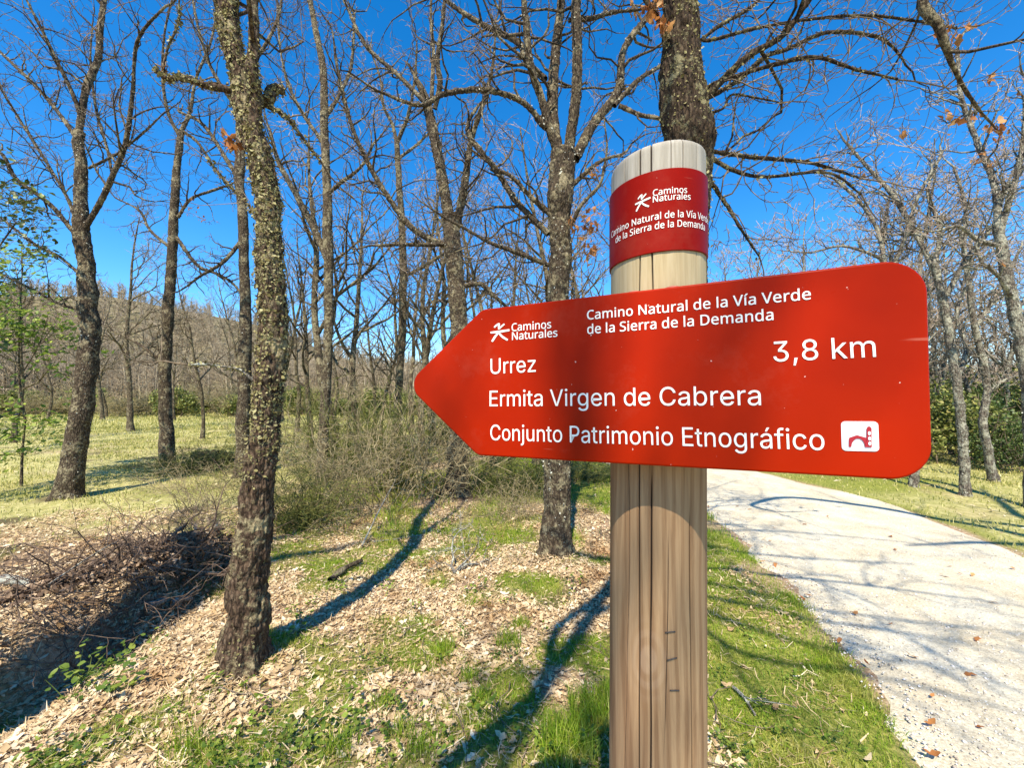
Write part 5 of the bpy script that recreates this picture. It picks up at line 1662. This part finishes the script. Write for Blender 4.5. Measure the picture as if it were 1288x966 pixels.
def leafy_shrub(name, seed, w, h, K, s0, s1, mat, label, group=None, clumps=14, stems=9):
    rg = np.random.default_rng(seed)
    rng = random.Random(seed)
    t = thing(name, (0, 0, -500), label, 'shrub', group)
    mb = MB()
    tubes = []
    heads = []
    for k in range(stems):
        a = rng.uniform(0, 6.28)
        grow(tubes, (math.cos(a) * w * .12, math.sin(a) * w * .12, -.05), tuple(unit(np.array([math.cos(a) * .6, math.sin(a) * .6, 1.1]))), h * rng.uniform(.6, .95), .012 * h, 2, rng, .12, .3, 2.5, .004)
    mb.tubes([(np.array(p), np.array(r)) for p, r in tubes], 4)
    mb.build('stem', M['twig'], t)
    mb = MB()
    for k in range(clumps):
        a, r = rng.uniform(0, 6.28), w * .42 * math.sqrt(rng.random())
        z = h * rng.uniform(.18, .85) * (1 - .45 * (r / (w * .5)) ** 2)
        leaf_ball(mb, (math.cos(a) * r, math.sin(a) * r, z), (w * rng.uniform(.14, .24), w * rng.uniform(.14, .24), h * rng.uniform(.12, .22)), K // clumps, s0, s1, rg)
    mb.build('foliage', M[mat], t)
    return t


def bare_thicket(name, seed, w, h, n, label, mat='twig_tan', group=None, rmin=.003):
    rng = random.Random(seed)
    t = thing(name, (0, 0, -500), label, 'shrub', group)
    tubes = []
    for k in range(n):
        a, r = rng.uniform(0, 6.28), w * .3 * math.sqrt(rng.random())
        lean = rng.uniform(.1, .9)
        b = rng.uniform(0, 6.28)
        grow(tubes, (math.cos(a) * r, math.sin(a) * r, -.05), tuple(unit(np.array([math.cos(b) * lean, math.sin(b) * lean, 1.0]))), h * rng.uniform(.55, 1.1), .008, 2, rng, .0, .30, 2.6, rmin)
    mb = MB()
    mb.tubes([(np.array(p), np.array(r)) for p, r in tubes], 3)
    mb.build('stems', M[mat], t)
    return t


def place(t, px, py, rz=0.0, s=1.0, label=None, group=None):
    b = G(px, py)
    return plant_copy(t, b[0], b[1], s, rz, label, group)


thk = bare_thicket('bare_thicket', 301, 1.9, 2.2, 42, 'tangled bare thicket of brown stems below the tip of the arrow board', rmin=.0038)
place(thk, 528, 628, 0, 1.0)
place(thk, 470, 640, 2.1, (.8, .8, .72), 'lower bare thicket left of the tangled one, before the pole thin oak')
place(thk, 590, 612, 4.0, (.85, .85, .8), 'bare thicket round the foot of the forked oak')
place(thk, 398, 655, 1.2, (.55, .55, .5), 'small bare thicket right of the nearest oak')
place(thk, 265, 640, 3.3, (.5, .5, .42), 'small dry thicket left of the nearest oak in the meadow')
place(thk, 345, 585, .7, (.8, .8, .7), 'bare thicket in the meadow right behind the nearest oak')
place(thk, 640, 652, 5.1, (.4, .4, .3), 'knee high twiggy thicket left of the spreading oak\'s foot')
brm = bare_thicket('broom_shrub', 311, 1.3, 1.7, 95, 'dark green broom shrub between the pole thin oak and the bare thicket', 'broom', None, .0042)
place(brm, 430, 600, 0, (1.1, 1.1, 1.05))
place(brm, 372, 668, 1.5, (.7, .7, .5), 'small green broom at the right of the nearest oak')
place(brm, 232, 596, 2.5, (.9, .9, .28), 'low green broom at the foot of the slender oak')
place(brm, 268, 588, 0.3, (.9, .9, .33), 'low green broom beside the mossy log')
place(brm, 655, 618, 3.9, (1.0, 1.0, .42), 'low dark broom under the board, left of the spreading oak')
place(brm, 495, 618, 2.2, (.8, .8, .95), 'green broom growing through the tangled bare thicket')
place(brm, 560, 560, 4.4, (1.1, 1.1, .9), 'broom shrub standing behind the forked oak')
place(brm, 735, 604, 5.2, (.9, .9, .3), 'low broom in the grass right of the spreading oak')

ev = leafy_shrub('evergreen_shrub', 321, 2.2, 2.2, 3400, .05, .10, 'leaf_olive', 'olive green evergreen shrub behind the thin oak beside the path', None, 20)
evd = leafy_shrub('evergreen_shrub', 327, 2.0, 2.0, 3600, .05, .09, 'leaf_dark', 'dark evergreen shrub behind the bent oak', None, 18)
for t, px, Y, s, rz, lab in ((ev, 1188, 9.2, 1.0, 0, None), (evd, 1238, 9.4, 1.0, 1.0, None), (ev, 1285, 10.2, 1.15, 2.0, 'tallest olive evergreen shrub at the right edge of the photo'), (evd, 1270, 8.2, .62, 3.0, 'low dark evergreen before the olive one at the right edge'),
                             (ev, 1150, 11.5, 1.0, 4.0, 'olive evergreen half hidden by the board\'s right end'), (ev, 1330, 8.6, .9, 5.0, None), (evd, 1380, 9.6, 1.1, .5, None), (ev, 1215, 12.5, 1.25, 1.9, 'evergreen shrub farther back between the thin oak and the bent oak'),
                             (ev, 1090, 14, 1.1, 2.7, None), (evd, 1030, 17, 1.2, 3.3, None), (ev, 960, 20, 1.2, .2, None), (ev, 1450, 8.8, 1.0, 4.4, None), (evd, 1180, 15, 1.3, .9, 'dark evergreen deep in the wood right of the board')):
    plant_copy(t, (px - 644) / F * Y, Y, s, rz, lab or ('evergreen shrub out of sight behind the board or past the right edge' if t.name in used else None), None if lab else ('hidden evergreens' if t.name in used else None))

# bushes along the far side of the meadow
mbush = leafy_shrub('meadow_bush', 331, 3.4, 2.3, 3600, .10, .20, 'leaf_olive', 'olive bush in the row along the far side of the meadow', 'bushes along the far side of the meadow', 18)
mbare = bare_thicket('meadow_thicket', 337, 3.2, 2.6, 60, 'bare tan thicket in the row along the far side of the meadow', 'twig_olive', 'thickets along the far side of the meadow', .011)
rb = random.Random(9)
for k in range(38):
    px = -330 + k * 25 + rb.uniform(-12, 12)
    Y = rb.uniform(27, 35)
    plant_copy(mbush if k % 2 == 0 else mbare, (px - 644) / F * Y, Y, (rb.uniform(.7, 1.25), rb.uniform(.7, 1.25), rb.uniform(.55, 1.1)), rb.uniform(0, 6.28))


def sapling(name, base, pts, mat, K, s0, s1, label, seed, spread, rmin=.003, cat='sapling', lean=.25):
    rg = np.random.default_rng(seed)
    rng = random.Random(seed)
    loc = np.array(base)
    t = thing(name, loc, label, cat)
    tubes, tips = [], []
    for a, b, r in pts:
        p = catmull(np.array([a, (np.array(a) + np.array(b)) / 2 + rg.normal(0, .03, 3), b], float), 9)
        tubes.append((p, np.linspace(r, r * .5, 9)))
        L = np.linalg.norm(np.array(b) - np.array(a))
        for _ in range(int(10 * L)):
            k = rng.randint(3, 8)
            child_dir(tubes, p[k], unit(np.array(b) - np.array(a)), L, .006, .5, 2, rng, .05, .3, 5, rmin, (40, 80), (tips, 1.0), rng.uniform(.3, spread))
    mb = MB()
    mb.tubes([(np.array(p), np.array(r)) for p, r in tubes], 5)
    mb.build('stem', M['bark_thin'], t, origin=loc)
    q = np.array([c_[0] for c_ in tips])
    idx = rg.integers(0, len(q), K)
    pos = q[idx] + rg.normal(0, .06, (K, 3))
    nrm = rand_unit(K, rg) * .7 + np.array([0, -.3, .8])
    nrm /= np.linalg.norm(nrm, axis=1, keepdims=True)
    mb = MB()
    add_leaves(mb, pos, nrm, rand_unit(K, rg), rg.uniform(s0, s1, K), .3, 'round', seed)
    mb.build('leaves', M[mat], t, origin=loc)
    return t


b = G(27, 612)
Ys = b[1]
sapling('leafy_sapling', b, [(b - np.array([0, 0, .1]), P(32, 530, Ys), .024), (P(32, 530, Ys), P(24, 420, Ys), .019), (P(24, 420, Ys), P(18, 330, Ys + .2), .012), (P(28, 470, Ys), P(60, 400, Ys - .3), .008), (P(26, 440, Ys), P(-30, 380, Ys + .3), .008)],
        'leaf_bright', 1900, .05, .10, 'young sapling with fresh yellow green leaves at the left edge', 401, .75)
b = G(-70, 640)
Ys = b[1]
sapling('holly_tree', b, [(b - np.array([0, 0, .1]), P(-60, 420, Ys), .05), (P(-60, 420, Ys), P(-40, 220, Ys), .035), (P(-55, 380, Ys), P(20, 280, Ys - .2), .016), (P(-45, 270, Ys), P(15, 225, Ys - .2), .012), (P(-55, 400, Ys), P(-140, 260, Ys), .02), (P(-58, 410, Ys), P(-10, 350, Ys + .2), .012)],
        'leaf_dark', 1700, .05, .09, 'dark leaved young tree reaching in at the left edge above the sapling', 409, .8, cat='tree')

# low leafy shoots
def shoots(name, seed, n, h, mat, label, group, size=(.018, .038), leaves=8):
    rg = np.random.default_rng(seed)
    rng = random.Random(seed)
    t = thing(name, (0, 0, -500), label, 'plant', group)
    tubes, pos = [], []
    for k in range(n):
        a, r = rng.uniform(0, 6.28), .13 * math.sqrt(rng.random())
        b = rng.uniform(0, 6.28)
        tb = []
        grow(tb, (math.cos(a) * r, math.sin(a) * r, -.02), tuple(unit(np.array([math.cos(b) * .8, math.sin(b) * .8, 1]))), h * rng.uniform(.5, 1.1), .0022, 0, rng, -.05, .25, 1, .0012)
        tubes += tb
        p = tb[0][0]
        for _ in range(leaves):
            i = rng.randint(1, 4)
            pos.append(np.array(p[i]) + rg.normal(0, .018, 3))
    mb = MB()
    mb.tubes([(np.array(p), np.array(r)) for p, r in tubes], 4)
    mb.build('stem', M['bramble'], t)
    K = len(pos)
    mb = MB()
    nrm = rand_unit(K, rg) * .45 + np.array([0, -.15, 1])
    nrm /= np.linalg.norm(nrm, axis=1, keepdims=True)
    add_leaves(mb, np.array(pos), nrm, rand_unit(K, rg), rg.uniform(*size, K), .3, 'round', seed)
    mb.build('leaves', M[mat], t)
    return t


gl = 'low leafy shoots growing through the dry leaves'
br1 = shoots('bramble_plant', 431, 16, .20, 'bramble', 'bright green bramble clump in the shadow at the lower left', gl)
br2 = shoots('bramble_plant', 437, 8, .13, 'leaf_bright', 'small yellow green seedling clump in the dry leaves', gl, (.016, .032), 6)
place(br1, 128, 862, 0, 1.2)
for px, py, s, lab in ((152, 838, .9, 'bramble clump just behind the bright one at the lower left'), (70, 960, .9, 'bramble clump in the bottom left corner'), (330, 965, 1.0, 'bramble clump at the bottom edge below the nearest oak'),
                       (405, 935, .9, 'bramble clump near the bottom edge right of the nearest oak'), (255, 975, .9, 'bramble clump at the bottom edge left of the nearest oak'), (642, 828, .7, 'bramble clump in the litter left of the post'),
                       (470, 838, .7, 'bramble clump halfway between the nearest oak and the post'), (735, 960, .9, 'leafy clump in the grass left of the post\'s lower end'), (925, 955, .75, 'leafy clump in the verge right of the post\'s lower end'),
                       (500, 905, .8, 'bramble clump near the bottom edge midway between oak and post'), (580, 800, .6, 'bramble clump left of the bramble beside the post')):
    place(br1, px, py, rt.uniform(0, 6), s * rt.uniform(.75, .95), lab)
for px, py in ((270, 868), (380, 795), (368, 775), (395, 760), (425, 742), (560, 835), (612, 905), (520, 770), (690, 800), (330, 900), (450, 895), (215, 905), (560, 940), (300, 935), (150, 930), (480, 960), (655, 935), (530, 715), (600, 745), (490, 740), (720, 735), (640, 760)):
    place(br2, px, py, rt.uniform(0, 6), rt.uniform(.65, 1.15))
for px, py in ((905, 850), (940, 800), (985, 930), (915, 720), (1000, 860), (960, 890), (1050, 940)):
    place(br2, px, py, rt.uniform(0, 6), rt.uniform(.6, .9), 'small leafy weed growing in the verge between the post and the path', 'weeds in the verge')

# ------------------------------------------------------------------ fallen wood
def lying(name, label, cat, tubes, mat, S=8, loc=None, group=None):
    t = MB()
    t.tubes([(np.array(p), np.array(r)) for p, r in tubes], S)
    loc = np.array(tubes[0][0][0]) if loc is None else loc
    o = t.build(name, M[mat], None, origin=loc)
    o.location = loc
    return tag(o, label, cat, group)


rng = random.Random(77)
g0 = G(572, 725)
tubes = []
for (px, py, r, L, up_) in ((545, 690, .016, .62, .0), (600, 690, .013, .5, .04), (640, 672, .014, .85, -.02), (560, 668, .010, .5, .08), (690, 668, .012, .95, -.02), (530, 715, .008, .4, .0)):
    d = unit(G(px, py) + np.array([0, 0, .22]) - g0)
    grow(tubes, tuple(g0 + np.array([0, 0, .03])), tuple(d), L, r * .75, 2, rng, up_ - .10, .6, 7.5, .0022)
lying('dead_branch', 'pale lichen grey dead branch lying among dry leaves before the spreading oak', 'branch', tubes, 'bark_dead', 6)
for (a, b_, r, h0, h1, lab) in (((455, 690), (497, 640), .010, .02, .38, 'pale dead stick leaning up against the bare thicket'), ((470, 684), (535, 676), .010, .02, .03, 'straight pale stick lying on the grass before the thicket'),
                                ((415, 735), (455, 712), .030, .03, .05, 'short dark piece of branch on the litter right of the nearest oak'), ((922, 868), (950, 905), .009, .015, .02, 'grey dead stick lying in the grass of the verge beside the path'),
                                ((5, 738), (45, 745), .035, .05, .04, 'bleached piece of wood at the left edge on the bank'), ((180, 772), (208, 764), .035, .04, .06, 'left bleached wood lump under the brush on the bank'), ((214, 768), (240, 762), .028, .04, .05, 'right bleached wood lump under the brush on the bank'),
                                ((212, 738), (285, 735), .007, .16, .10, 'thin pale stick lying across the brush before the nearest oak'), ((60, 760), (170, 700), .006, .12, .2, 'thin grey stick slanting over the brush on the bank')):
    A_, B_ = G(*a), G(*b_)
    p = catmull(np.array([A_ + [0, 0, h0], (A_ + B_) / 2 + [0, 0, (h0 + h1) / 2 + rng.uniform(-.01, .02)] + NR.normal(0, .012, 3), B_ + [0, 0, h1]]), 9)
    tb = [(p, np.linspace(r, r * .55, 9) * (1 + .15 * NR.normal(0, 1, 9).clip(-1, 1)))]
    if r < .02:
        for _ in range(3):
            k = rng.randint(3, 7)
            child_dir(tb, p[k], unit(p[-1] - p[0]), .3, r * .5, .5, 1, rng, .02, .35, 3, .0018, (30, 60), None, rng.uniform(.08, .22))
        lying('fallen_stick', lab, 'stick', tb, 'bark_dead', 6)
    else:
        lying('fallen_wood', lab, 'dead wood', tb, 'bark_dead' if 'bleached' in lab else 'bark_oak', 12)

# mossy log in the meadow
a, b_ = G(244, 580), G(300, 583)
mb = MB()
bark_tube(mb, [a + [0, 0, .09], (a + b_) / 2 + [0, .05, .12], b_ + [0, 0, .08]], [.12, .135, .10], 28, 60, .035, 9, 5)
mm = Mat('mossy_log', .95, .1)
mm.color(mm.ramp(mm.noise(9, 5, .7), [(.35, (.03, .022, .016)), (.55, (.06, .05, .03)), (.72, (.08, .10, .03))]))
o = mb.build('mossy_log', mm.m, None, origin=a)
o.location = a
tag(o, 'dark mossy log lying in the meadow left of the nearest oak', 'log')

# brush heap on the bank behind the near oak
rng = random.Random(91)
rg = np.random.default_rng(91)
tubes = []
A_, B_ = G(20, 752), G(288, 712)
for k in range(190):
    f = rng.random()
    c_ = A_ * (1 - f) + B_ * f + np.array([rng.gauss(0, .05), rng.gauss(0, .17), 0])
    c_[2] = gz(c_[0], c_[1]) + rng.uniform(0, .09) * (.5 + math.sin(f * 3.1))
    an = rng.uniform(0, 6.28)
    grow(tubes, tuple(c_), tuple(unit(np.array([math.cos(an), math.sin(an) * .6, rng.uniform(-.1, .7)]))), rng.uniform(.15, .85), rng.choice([.0025, .003, .004, .009]), 1, rng, -.04, .5, 3, .0022)
C1, D1 = G(262, 735), G(15, 878)
for k in range(150):
    f = rng.random()
    c_ = C1 * (1 - f) + D1 * f + np.array([rng.gauss(-.08, .10), rng.gauss(0, .08), 0])
    c_[2] = gz(c_[0], c_[1]) + rng.uniform(0, .06)
    an = rng.uniform(0, 6.28)
    grow(tubes, tuple(c_), tuple(unit(np.array([math.cos(an) + .3, math.sin(an) * .6, rng.uniform(-.1, .8)]))), rng.uniform(.10, .45), rng.choice([.002, .003, .005]), 1, rng, -.04, .5, 3, .0018)
root = thing('brush_heap', (A_ + B_) / 2, 'heap of dead brown brush and roots on the bank left of the nearest oak', 'brush heap')
mb = MB()
mb.tubes([(np.array(p), np.array(r)) for p, r in tubes], 4)
M['brush'] = twig_mat('brush', (.055, .036, .025), (.22, .155, .11))
mb.build('stems', M['brush'], root, origin=np.array(root.location))
K = 2200
f = rg.random(K)[:, None]
pos = A_ * (1 - f) + B_ * f + rg.normal(0, 1, (K, 3)) * np.array([.08, .24, 0])
pos[:, 2] = ground(pos[:, 0], pos[:, 1]) + rg.uniform(0, .08, K) * (.4 + np.sin(f[:, 0] * 3.1))
mb = MB()
add_leaves(mb, pos, rand_unit(K, rg), rand_unit(K, rg), rg.uniform(.03, .07, K), .6, 'oak', 92)
M['brush_leaf'] = flat_leaf('brush_leaf', [(0, (.06, .037, .025)), (.5, (.18, .115, .07)), (.85, (.42, .30, .19)), (1, (.58, .44, .30))], .8, .1)
mb.build('dead_leaves', M['brush_leaf'], root, origin=np.array(root.location))

# ------------------------------------------------------------------ what nobody could count: litter, grass, gravel, the far wood
def scatter(n, x0, x1, y0, y1, rg):
    x = rg.uniform(x0, x1, n)
    y = rg.uniform(y0, y1, n)
    return x, y


def litter_obj(name, n, box, mat, s0, s1, thin, rg, shape='oak'):
    x, y = scatter(n, *box, rg)
    ga_ = grass_amount(x, y)
    onp = path_mask(x, y) * (y < 14)
    keep = (rg.random(n) > thin * ga_) & (rg.random(n) > onp * 1.3 - .0)
    # thinner and thinner with distance
    keep &= rg.random(n) < np.clip(2.2 - .28 * np.hypot(x, y), .22, 1)
    keep &= rg.random(n) < .25 + .9 * sstep(.28, .5, noise2(x, y, 2.4, 88))
    keep &= np.hypot(x - AX[0], y - AX[1]) > .1
    x, y = x[keep], y[keep]
    K = len(x)
    z = ground(x, y) + rg.uniform(.002, .022, K)
    nrm = rg.normal(0, .26, (K, 3))
    nrm[:, 2] = 1
    nrm /= np.linalg.norm(nrm, axis=1, keepdims=True)
    mb = MB()
    add_leaves(mb, np.stack([x, y, z], 1), nrm, rand_unit(K, rg), rg.uniform(s0, s1, K) * rg.choice([.6, .8, 1, 1, 1.5], K), .5, shape, int(rg.integers(1e6)))
    return tag(mb.build(name, mat), kind='stuff')


rg = np.random.default_rng(500)
litter_obj('leaf_litter', 165000, (-6.0, 2.0, .8, 5.6), M['litter_leaf'], .016, .044, .97, rg)
litter_obj('straw_litter', 120000, (-6.0, 2.2, .8, 5.8), M['litter_leaf'], .03, .075, .55, rg, 'straw')
litter_obj('leaf_litter', 60000, (-16, 12, 4.5, 15), M['litter_far'], .03, .075, .75, rg, 'lance')


rt2 = random.Random(808)
tw_ = []
for _ in range(1500):
    x_, y_ = rt2.uniform(-4.5, 1.2), 1.0 + 4.4 * rt2.random()
    if path_mask(np.array([x_]), np.array([y_]))[0] > .1 or math.hypot(x_ - AX[0], y_ - AX[1]) < .12:
        continue
    an_ = rt2.uniform(0, 6.28)
    q_ = [np.array([x_, y_, 0.])]
    L_ = rt2.uniform(.05, .32)
    for k in range(4):
        an_ += rt2.gauss(0, .3)
        q_.append(q_[-1] + np.array([math.cos(an_), math.sin(an_), 0]) * L_ / 4)
    q_ = np.array(q_)
    q_[:, 2] = ground(q_[:, 0], q_[:, 1]) + rt2.uniform(.012, .03)
    r_ = rt2.choice([.0012, .0016, .0022, .0035])
    tw_.append((q_, np.linspace(r_, r_ * .6, 5)))
mb = MB()
mb.tubes(tw_, 4)
tag(mb.build('fallen_twigs', M['twig']), kind='stuff')
nl_ = 46
yl = .9 + 5 * rg.random(nl_) ** 1.5
xl = np.interp(yl, PL[:, 1], PL[:, 0]) + .05 + 2.2 * rg.random(nl_) ** 2
nrm = rg.normal(0, .25, (nl_, 3))
nrm[:, 2] = 1
nrm /= np.linalg.norm(nrm, axis=1, keepdims=True)
mb = MB()
add_leaves(mb, np.stack([xl, yl, ground(xl, yl) + .03], 1), nrm, rand_unit(nl_, rg), rg.uniform(.03, .06, nl_), .5, 'oak', 5)
tag(mb.build('path_leaves', M['dry_leaf']), kind='stuff')


def blades(mb, x, y, z, L, w, lean, rg):
    K = len(x)
    a = rg.uniform(0, 2 * np.pi, K)
    b = rg.uniform(0, 2 * np.pi, K)
    ln = lean * np.abs(rg.normal(0, 1, K)).clip(0, 2.2)
    s = np.stack([np.cos(a), np.sin(a), 0 * a], 1) * w[:, None]
    h = np.stack([np.cos(b), np.sin(b), 0 * b], 1)
    base = np.stack([x, y, z - .004], 1)
    up = np.array([0, 0, 1.0])
    m = base + up * (L * .55)[:, None] + h * (L * ln * .3)[:, None]
    t = base + up * (L * (1 - .25 * ln.clip(0, 2)))[:, None] + h * (L * ln)[:, None]
    V = np.stack([base - s, base + s, m + s * .75, m - s * .75, t], 1)
    o = (np.arange(K) * 5)[:, None]
    mb.add(V.reshape(-1, 3), o + np.array([0, 1, 2, 3]), o + np.array([3, 2, 4]))


def grass_obj(name, n, box, mat, L0, L1, w0, dens, rg, lean=.5, clump=2.5):
    x, y = scatter(n, *box, rg)
    keep = rg.random(n) < dens(x, y) * (.35 + 1.2 * sstep(.35, .65, noise2(x, y, clump, 55)))
    keep &= np.hypot(x - AX[0], y - AX[1]) > .07
    x, y = x[keep], y[keep]
    K = len(x)
    z = ground(x, y)
    L = rg.uniform(L0, L1, K) * (.55 + .9 * noise2(x, y, 1.9, 57))
    D = np.hypot(x, y)
    w = w0 * (.7 + .12 * D) * rg.uniform(.7, 1.3, K)
    mb = MB()
    blades(mb, x, y, z, L, w, lean, rg)
    return tag(mb.build(name, mat, smooth=False), kind='stuff')


gd = lambda x, y: grass_amount(x, y)
grass_obj('grass', 330000, (-2.5, 2.6, .7, 4.6), M['grass'], .015, .05, .0017, lambda x, y: gd(x, y) ** 1.2, rg, 1.0, 4.5)
grass_obj('grass', 120000, (-3.5, 3.0, 4.2, 13), M['grass'], .03, .10, .0024, lambda x, y: gd(x, y) * .8, rg, .6)
grass_obj('grass', 150000, (-20, -1.2, 3.4, 20), M['grass_meadow'], .03, .10, .003, lambda x, y: gd(x, y) * .7, rg, .8)
grass_obj('grass', 60000, (4.4, 16, 2.0, 14), M['grass_meadow'], .03, .09, .003, lambda x, y: gd(x, y) * .8, rg, .7)
grass_obj('grass', 60000, (-50, 2, 18, 36), M['grass_meadow'], .08, .2, .004, lambda x, y: .8 + 0 * x, rg, .8)
# taller tufts
for px, py, n, r_, L in ((745, 905, 620, .10, .15), (712, 945, 560, .10, .16), (770, 880, 200, .06, .12), (560, 822, 160, .05, .12), (590, 856, 130, .04, .09), (640, 812, 200, .07, .12), (605, 880, 120, .04, .08), (480, 890, 120, .05, .09), (505, 925, 120, .05, .09), (655, 790, 120, .05, .1), (530, 945, 160, .06, .1), (430, 945, 140, .06, .1), (235, 945, 140, .07, .1)):
    c_ = G(px, py)
    x = c_[0] + rg.normal(0, r_ * .7, n).clip(-r_, r_)
    y = c_[1] + rg.normal(0, r_ * .7, n).clip(-r_, r_)
    mb = MB()
    blades(mb, x, y, ground(x, y), rg.uniform(.5, 1.1, n) * L, np.full(n, .0022), .55, rg)
    tuft = mb.build('grass_tuft', M['grass'], smooth=False, origin=c_)
    tuft.location = c_
    tag(tuft, 'tuft of longer green grass standing in the dry leaves', 'grass tuft', 'tufts of longer grass in the litter')

# pebbles on the path
n = 30000
x, y = scatter(n, 1.2, 5.6, .9, 6.0, rg)
l_, r_ = np.interp(y, PL[:, 1], PL[:, 0]), np.interp(y, PR[:, 1], PR[:, 0])
k = (x > l_ + .02) & (x < r_ - .02) & (rg.random(n) < np.clip(1.6 - .3 * np.hypot(x, y) + .5 * (x < l_ + .35), .12, 1))
x, y = x[k], y[k]
K = len(x)
oc = np.array([(1, 0, 0), (0, 1, 0), (-1, 0, 0), (0, -1, 0), (0, 0, .7), (0, 0, -.7)], float)
sz = rg.uniform(.0025, .0065, K) * rg.choice([1, 1, 1, 1.6], K)
an = rg.uniform(0, 6.28, K)
V = oc[None] * rg.uniform(.7, 1.3, (K, 6, 1)) * sz[:, None, None]
ca_, sa_ = np.cos(an)[:, None], np.sin(an)[:, None]
V = np.stack([V[..., 0] * ca_ - V[..., 1] * sa_, V[..., 0] * sa_ + V[..., 1] * ca_, V[..., 2]], -1)
V += np.stack([x, y, ground(x, y) + .0195], 1)[:, None, :]
tr = np.array([(0, 1, 4), (1, 2, 4), (2, 3, 4), (3, 0, 4), (1, 0, 5), (2, 1, 5), (3, 2, 5), (0, 3, 5)])
mb = MB()
mb.add(V.reshape(-1, 3), None, ((np.arange(K) * 6)[:, None, None] + tr[None]).reshape(-1, 3))
tag(mb.build('gravel', flat_leaf('gravel', [(0, (.28, .23, .18)), (.4, (.58, .52, .44)), (1, (.78, .74, .68))], .9, 0, .15), smooth=True), kind='stuff')

# the wooded hillside
n = 2600
Yh = 36 + 90 * rg.random(n) ** 1.3
uu = rg.uniform(-2.0, -.12, n)
xr = uu * Yh
n2 = 1300
Y2 = 30 + 70 * rg.random(n2)
u2 = rg.uniform(-.3, 2.0, n2)
tx, ty = np.concatenate([xr, u2 * Y2]), np.concatenate([Yh, Y2])
tz = ground(tx, ty)
T = len(tx)
H = rg.uniform(3.2, 6.5, T)
items = []
NB = 46
mb = MB()
th0 = np.stack([tx, ty, tz - .2], 1)
lean = rg.normal(0, .08, (T, 3))
lean[:, 2] = 1
trunkp = th0[:, None, :] + lean[:, None, :] * (H[:, None] * np.linspace(0, .8, 3)[None])[..., None]
D = np.hypot(tx, ty)
mb.tubes([(trunkp[k], np.array([.10, .07, .04])) for k in range(T)], 3)
t0 = rg.uniform(.22, .85, (T, NB))
o = th0[:, None, :] + lean[:, None, :] * (H[:, None] * t0)[..., None]
az = rg.uniform(0, 6.28, (T, NB))
el_ = rg.uniform(.1, 1.25, (T, NB))
Lb = H[:, None] * rg.uniform(.10, .30, (T, NB)) * (1.25 - .6 * t0)
dv = np.stack([np.cos(az) * np.cos(el_), np.sin(az) * np.cos(el_), np.sin(el_)], -1)
mid = o + dv * (Lb * .5)[..., None]
dv2 = dv + rg.normal(0, .45, dv.shape)
end = mid + dv2 * (Lb * .6)[..., None]
pts = np.stack([o, mid, end], 2).reshape(-1, 3, 3)
rad = np.tile(np.array([.022, .016, .008]), (T * NB, 1)) * np.repeat(D / 60, NB)[:, None] ** .8
mb.tubes(list(zip(pts, rad)), 3)
hw = Mat('far_wood', .9, .1)
hw.color(hw.ramp(hw.island(), [(0, (.15, .115, .075)), (.5, (.35, .275, .175)), (1, (.52, .43, .29))]))
tag(mb.build('hillside_wood', hw.m, smooth=True), kind='stuff')
n = 52000
Yh = 33 + 85 * rg.random(n) ** 1.4
x = np.where(rg.random(n) < .75, rg.uniform(-2.0, -.1, n), rg.uniform(-.1, 2.0, n)) * Yh
kp = noise2(x, Yh, .16, 66) + .3 * noise2(x, Yh, .6, 67) > .52
x, Yh = x[kp], Yh[kp]
K = len(x)
hgt = rg.random(K) ** 1.5 * 2.2 * (.3 + noise2(x, Yh, .25, 68))
mb = MB()
nr_ = rand_unit(K, rg) + np.array([0, -.4, .5])
nr_ /= np.linalg.norm(nr_, axis=1, keepdims=True)
add_leaves(mb, np.stack([x, Yh, ground(x, Yh) + hgt], 1), nr_, rand_unit(K, rg), rg.uniform(.18, .42, K) * (Yh / 55) ** .6, .4, 'lance', 12)
tag(mb.build('hillside_scrub', flat_leaf('hillside_scrub', [(0, (.06, .075, .02)), (.5, (.15, .16, .045)), (.8, (.26, .235, .08)), (1, (.34, .27, .13))], .8, .1), smooth=True), kind='stuff')
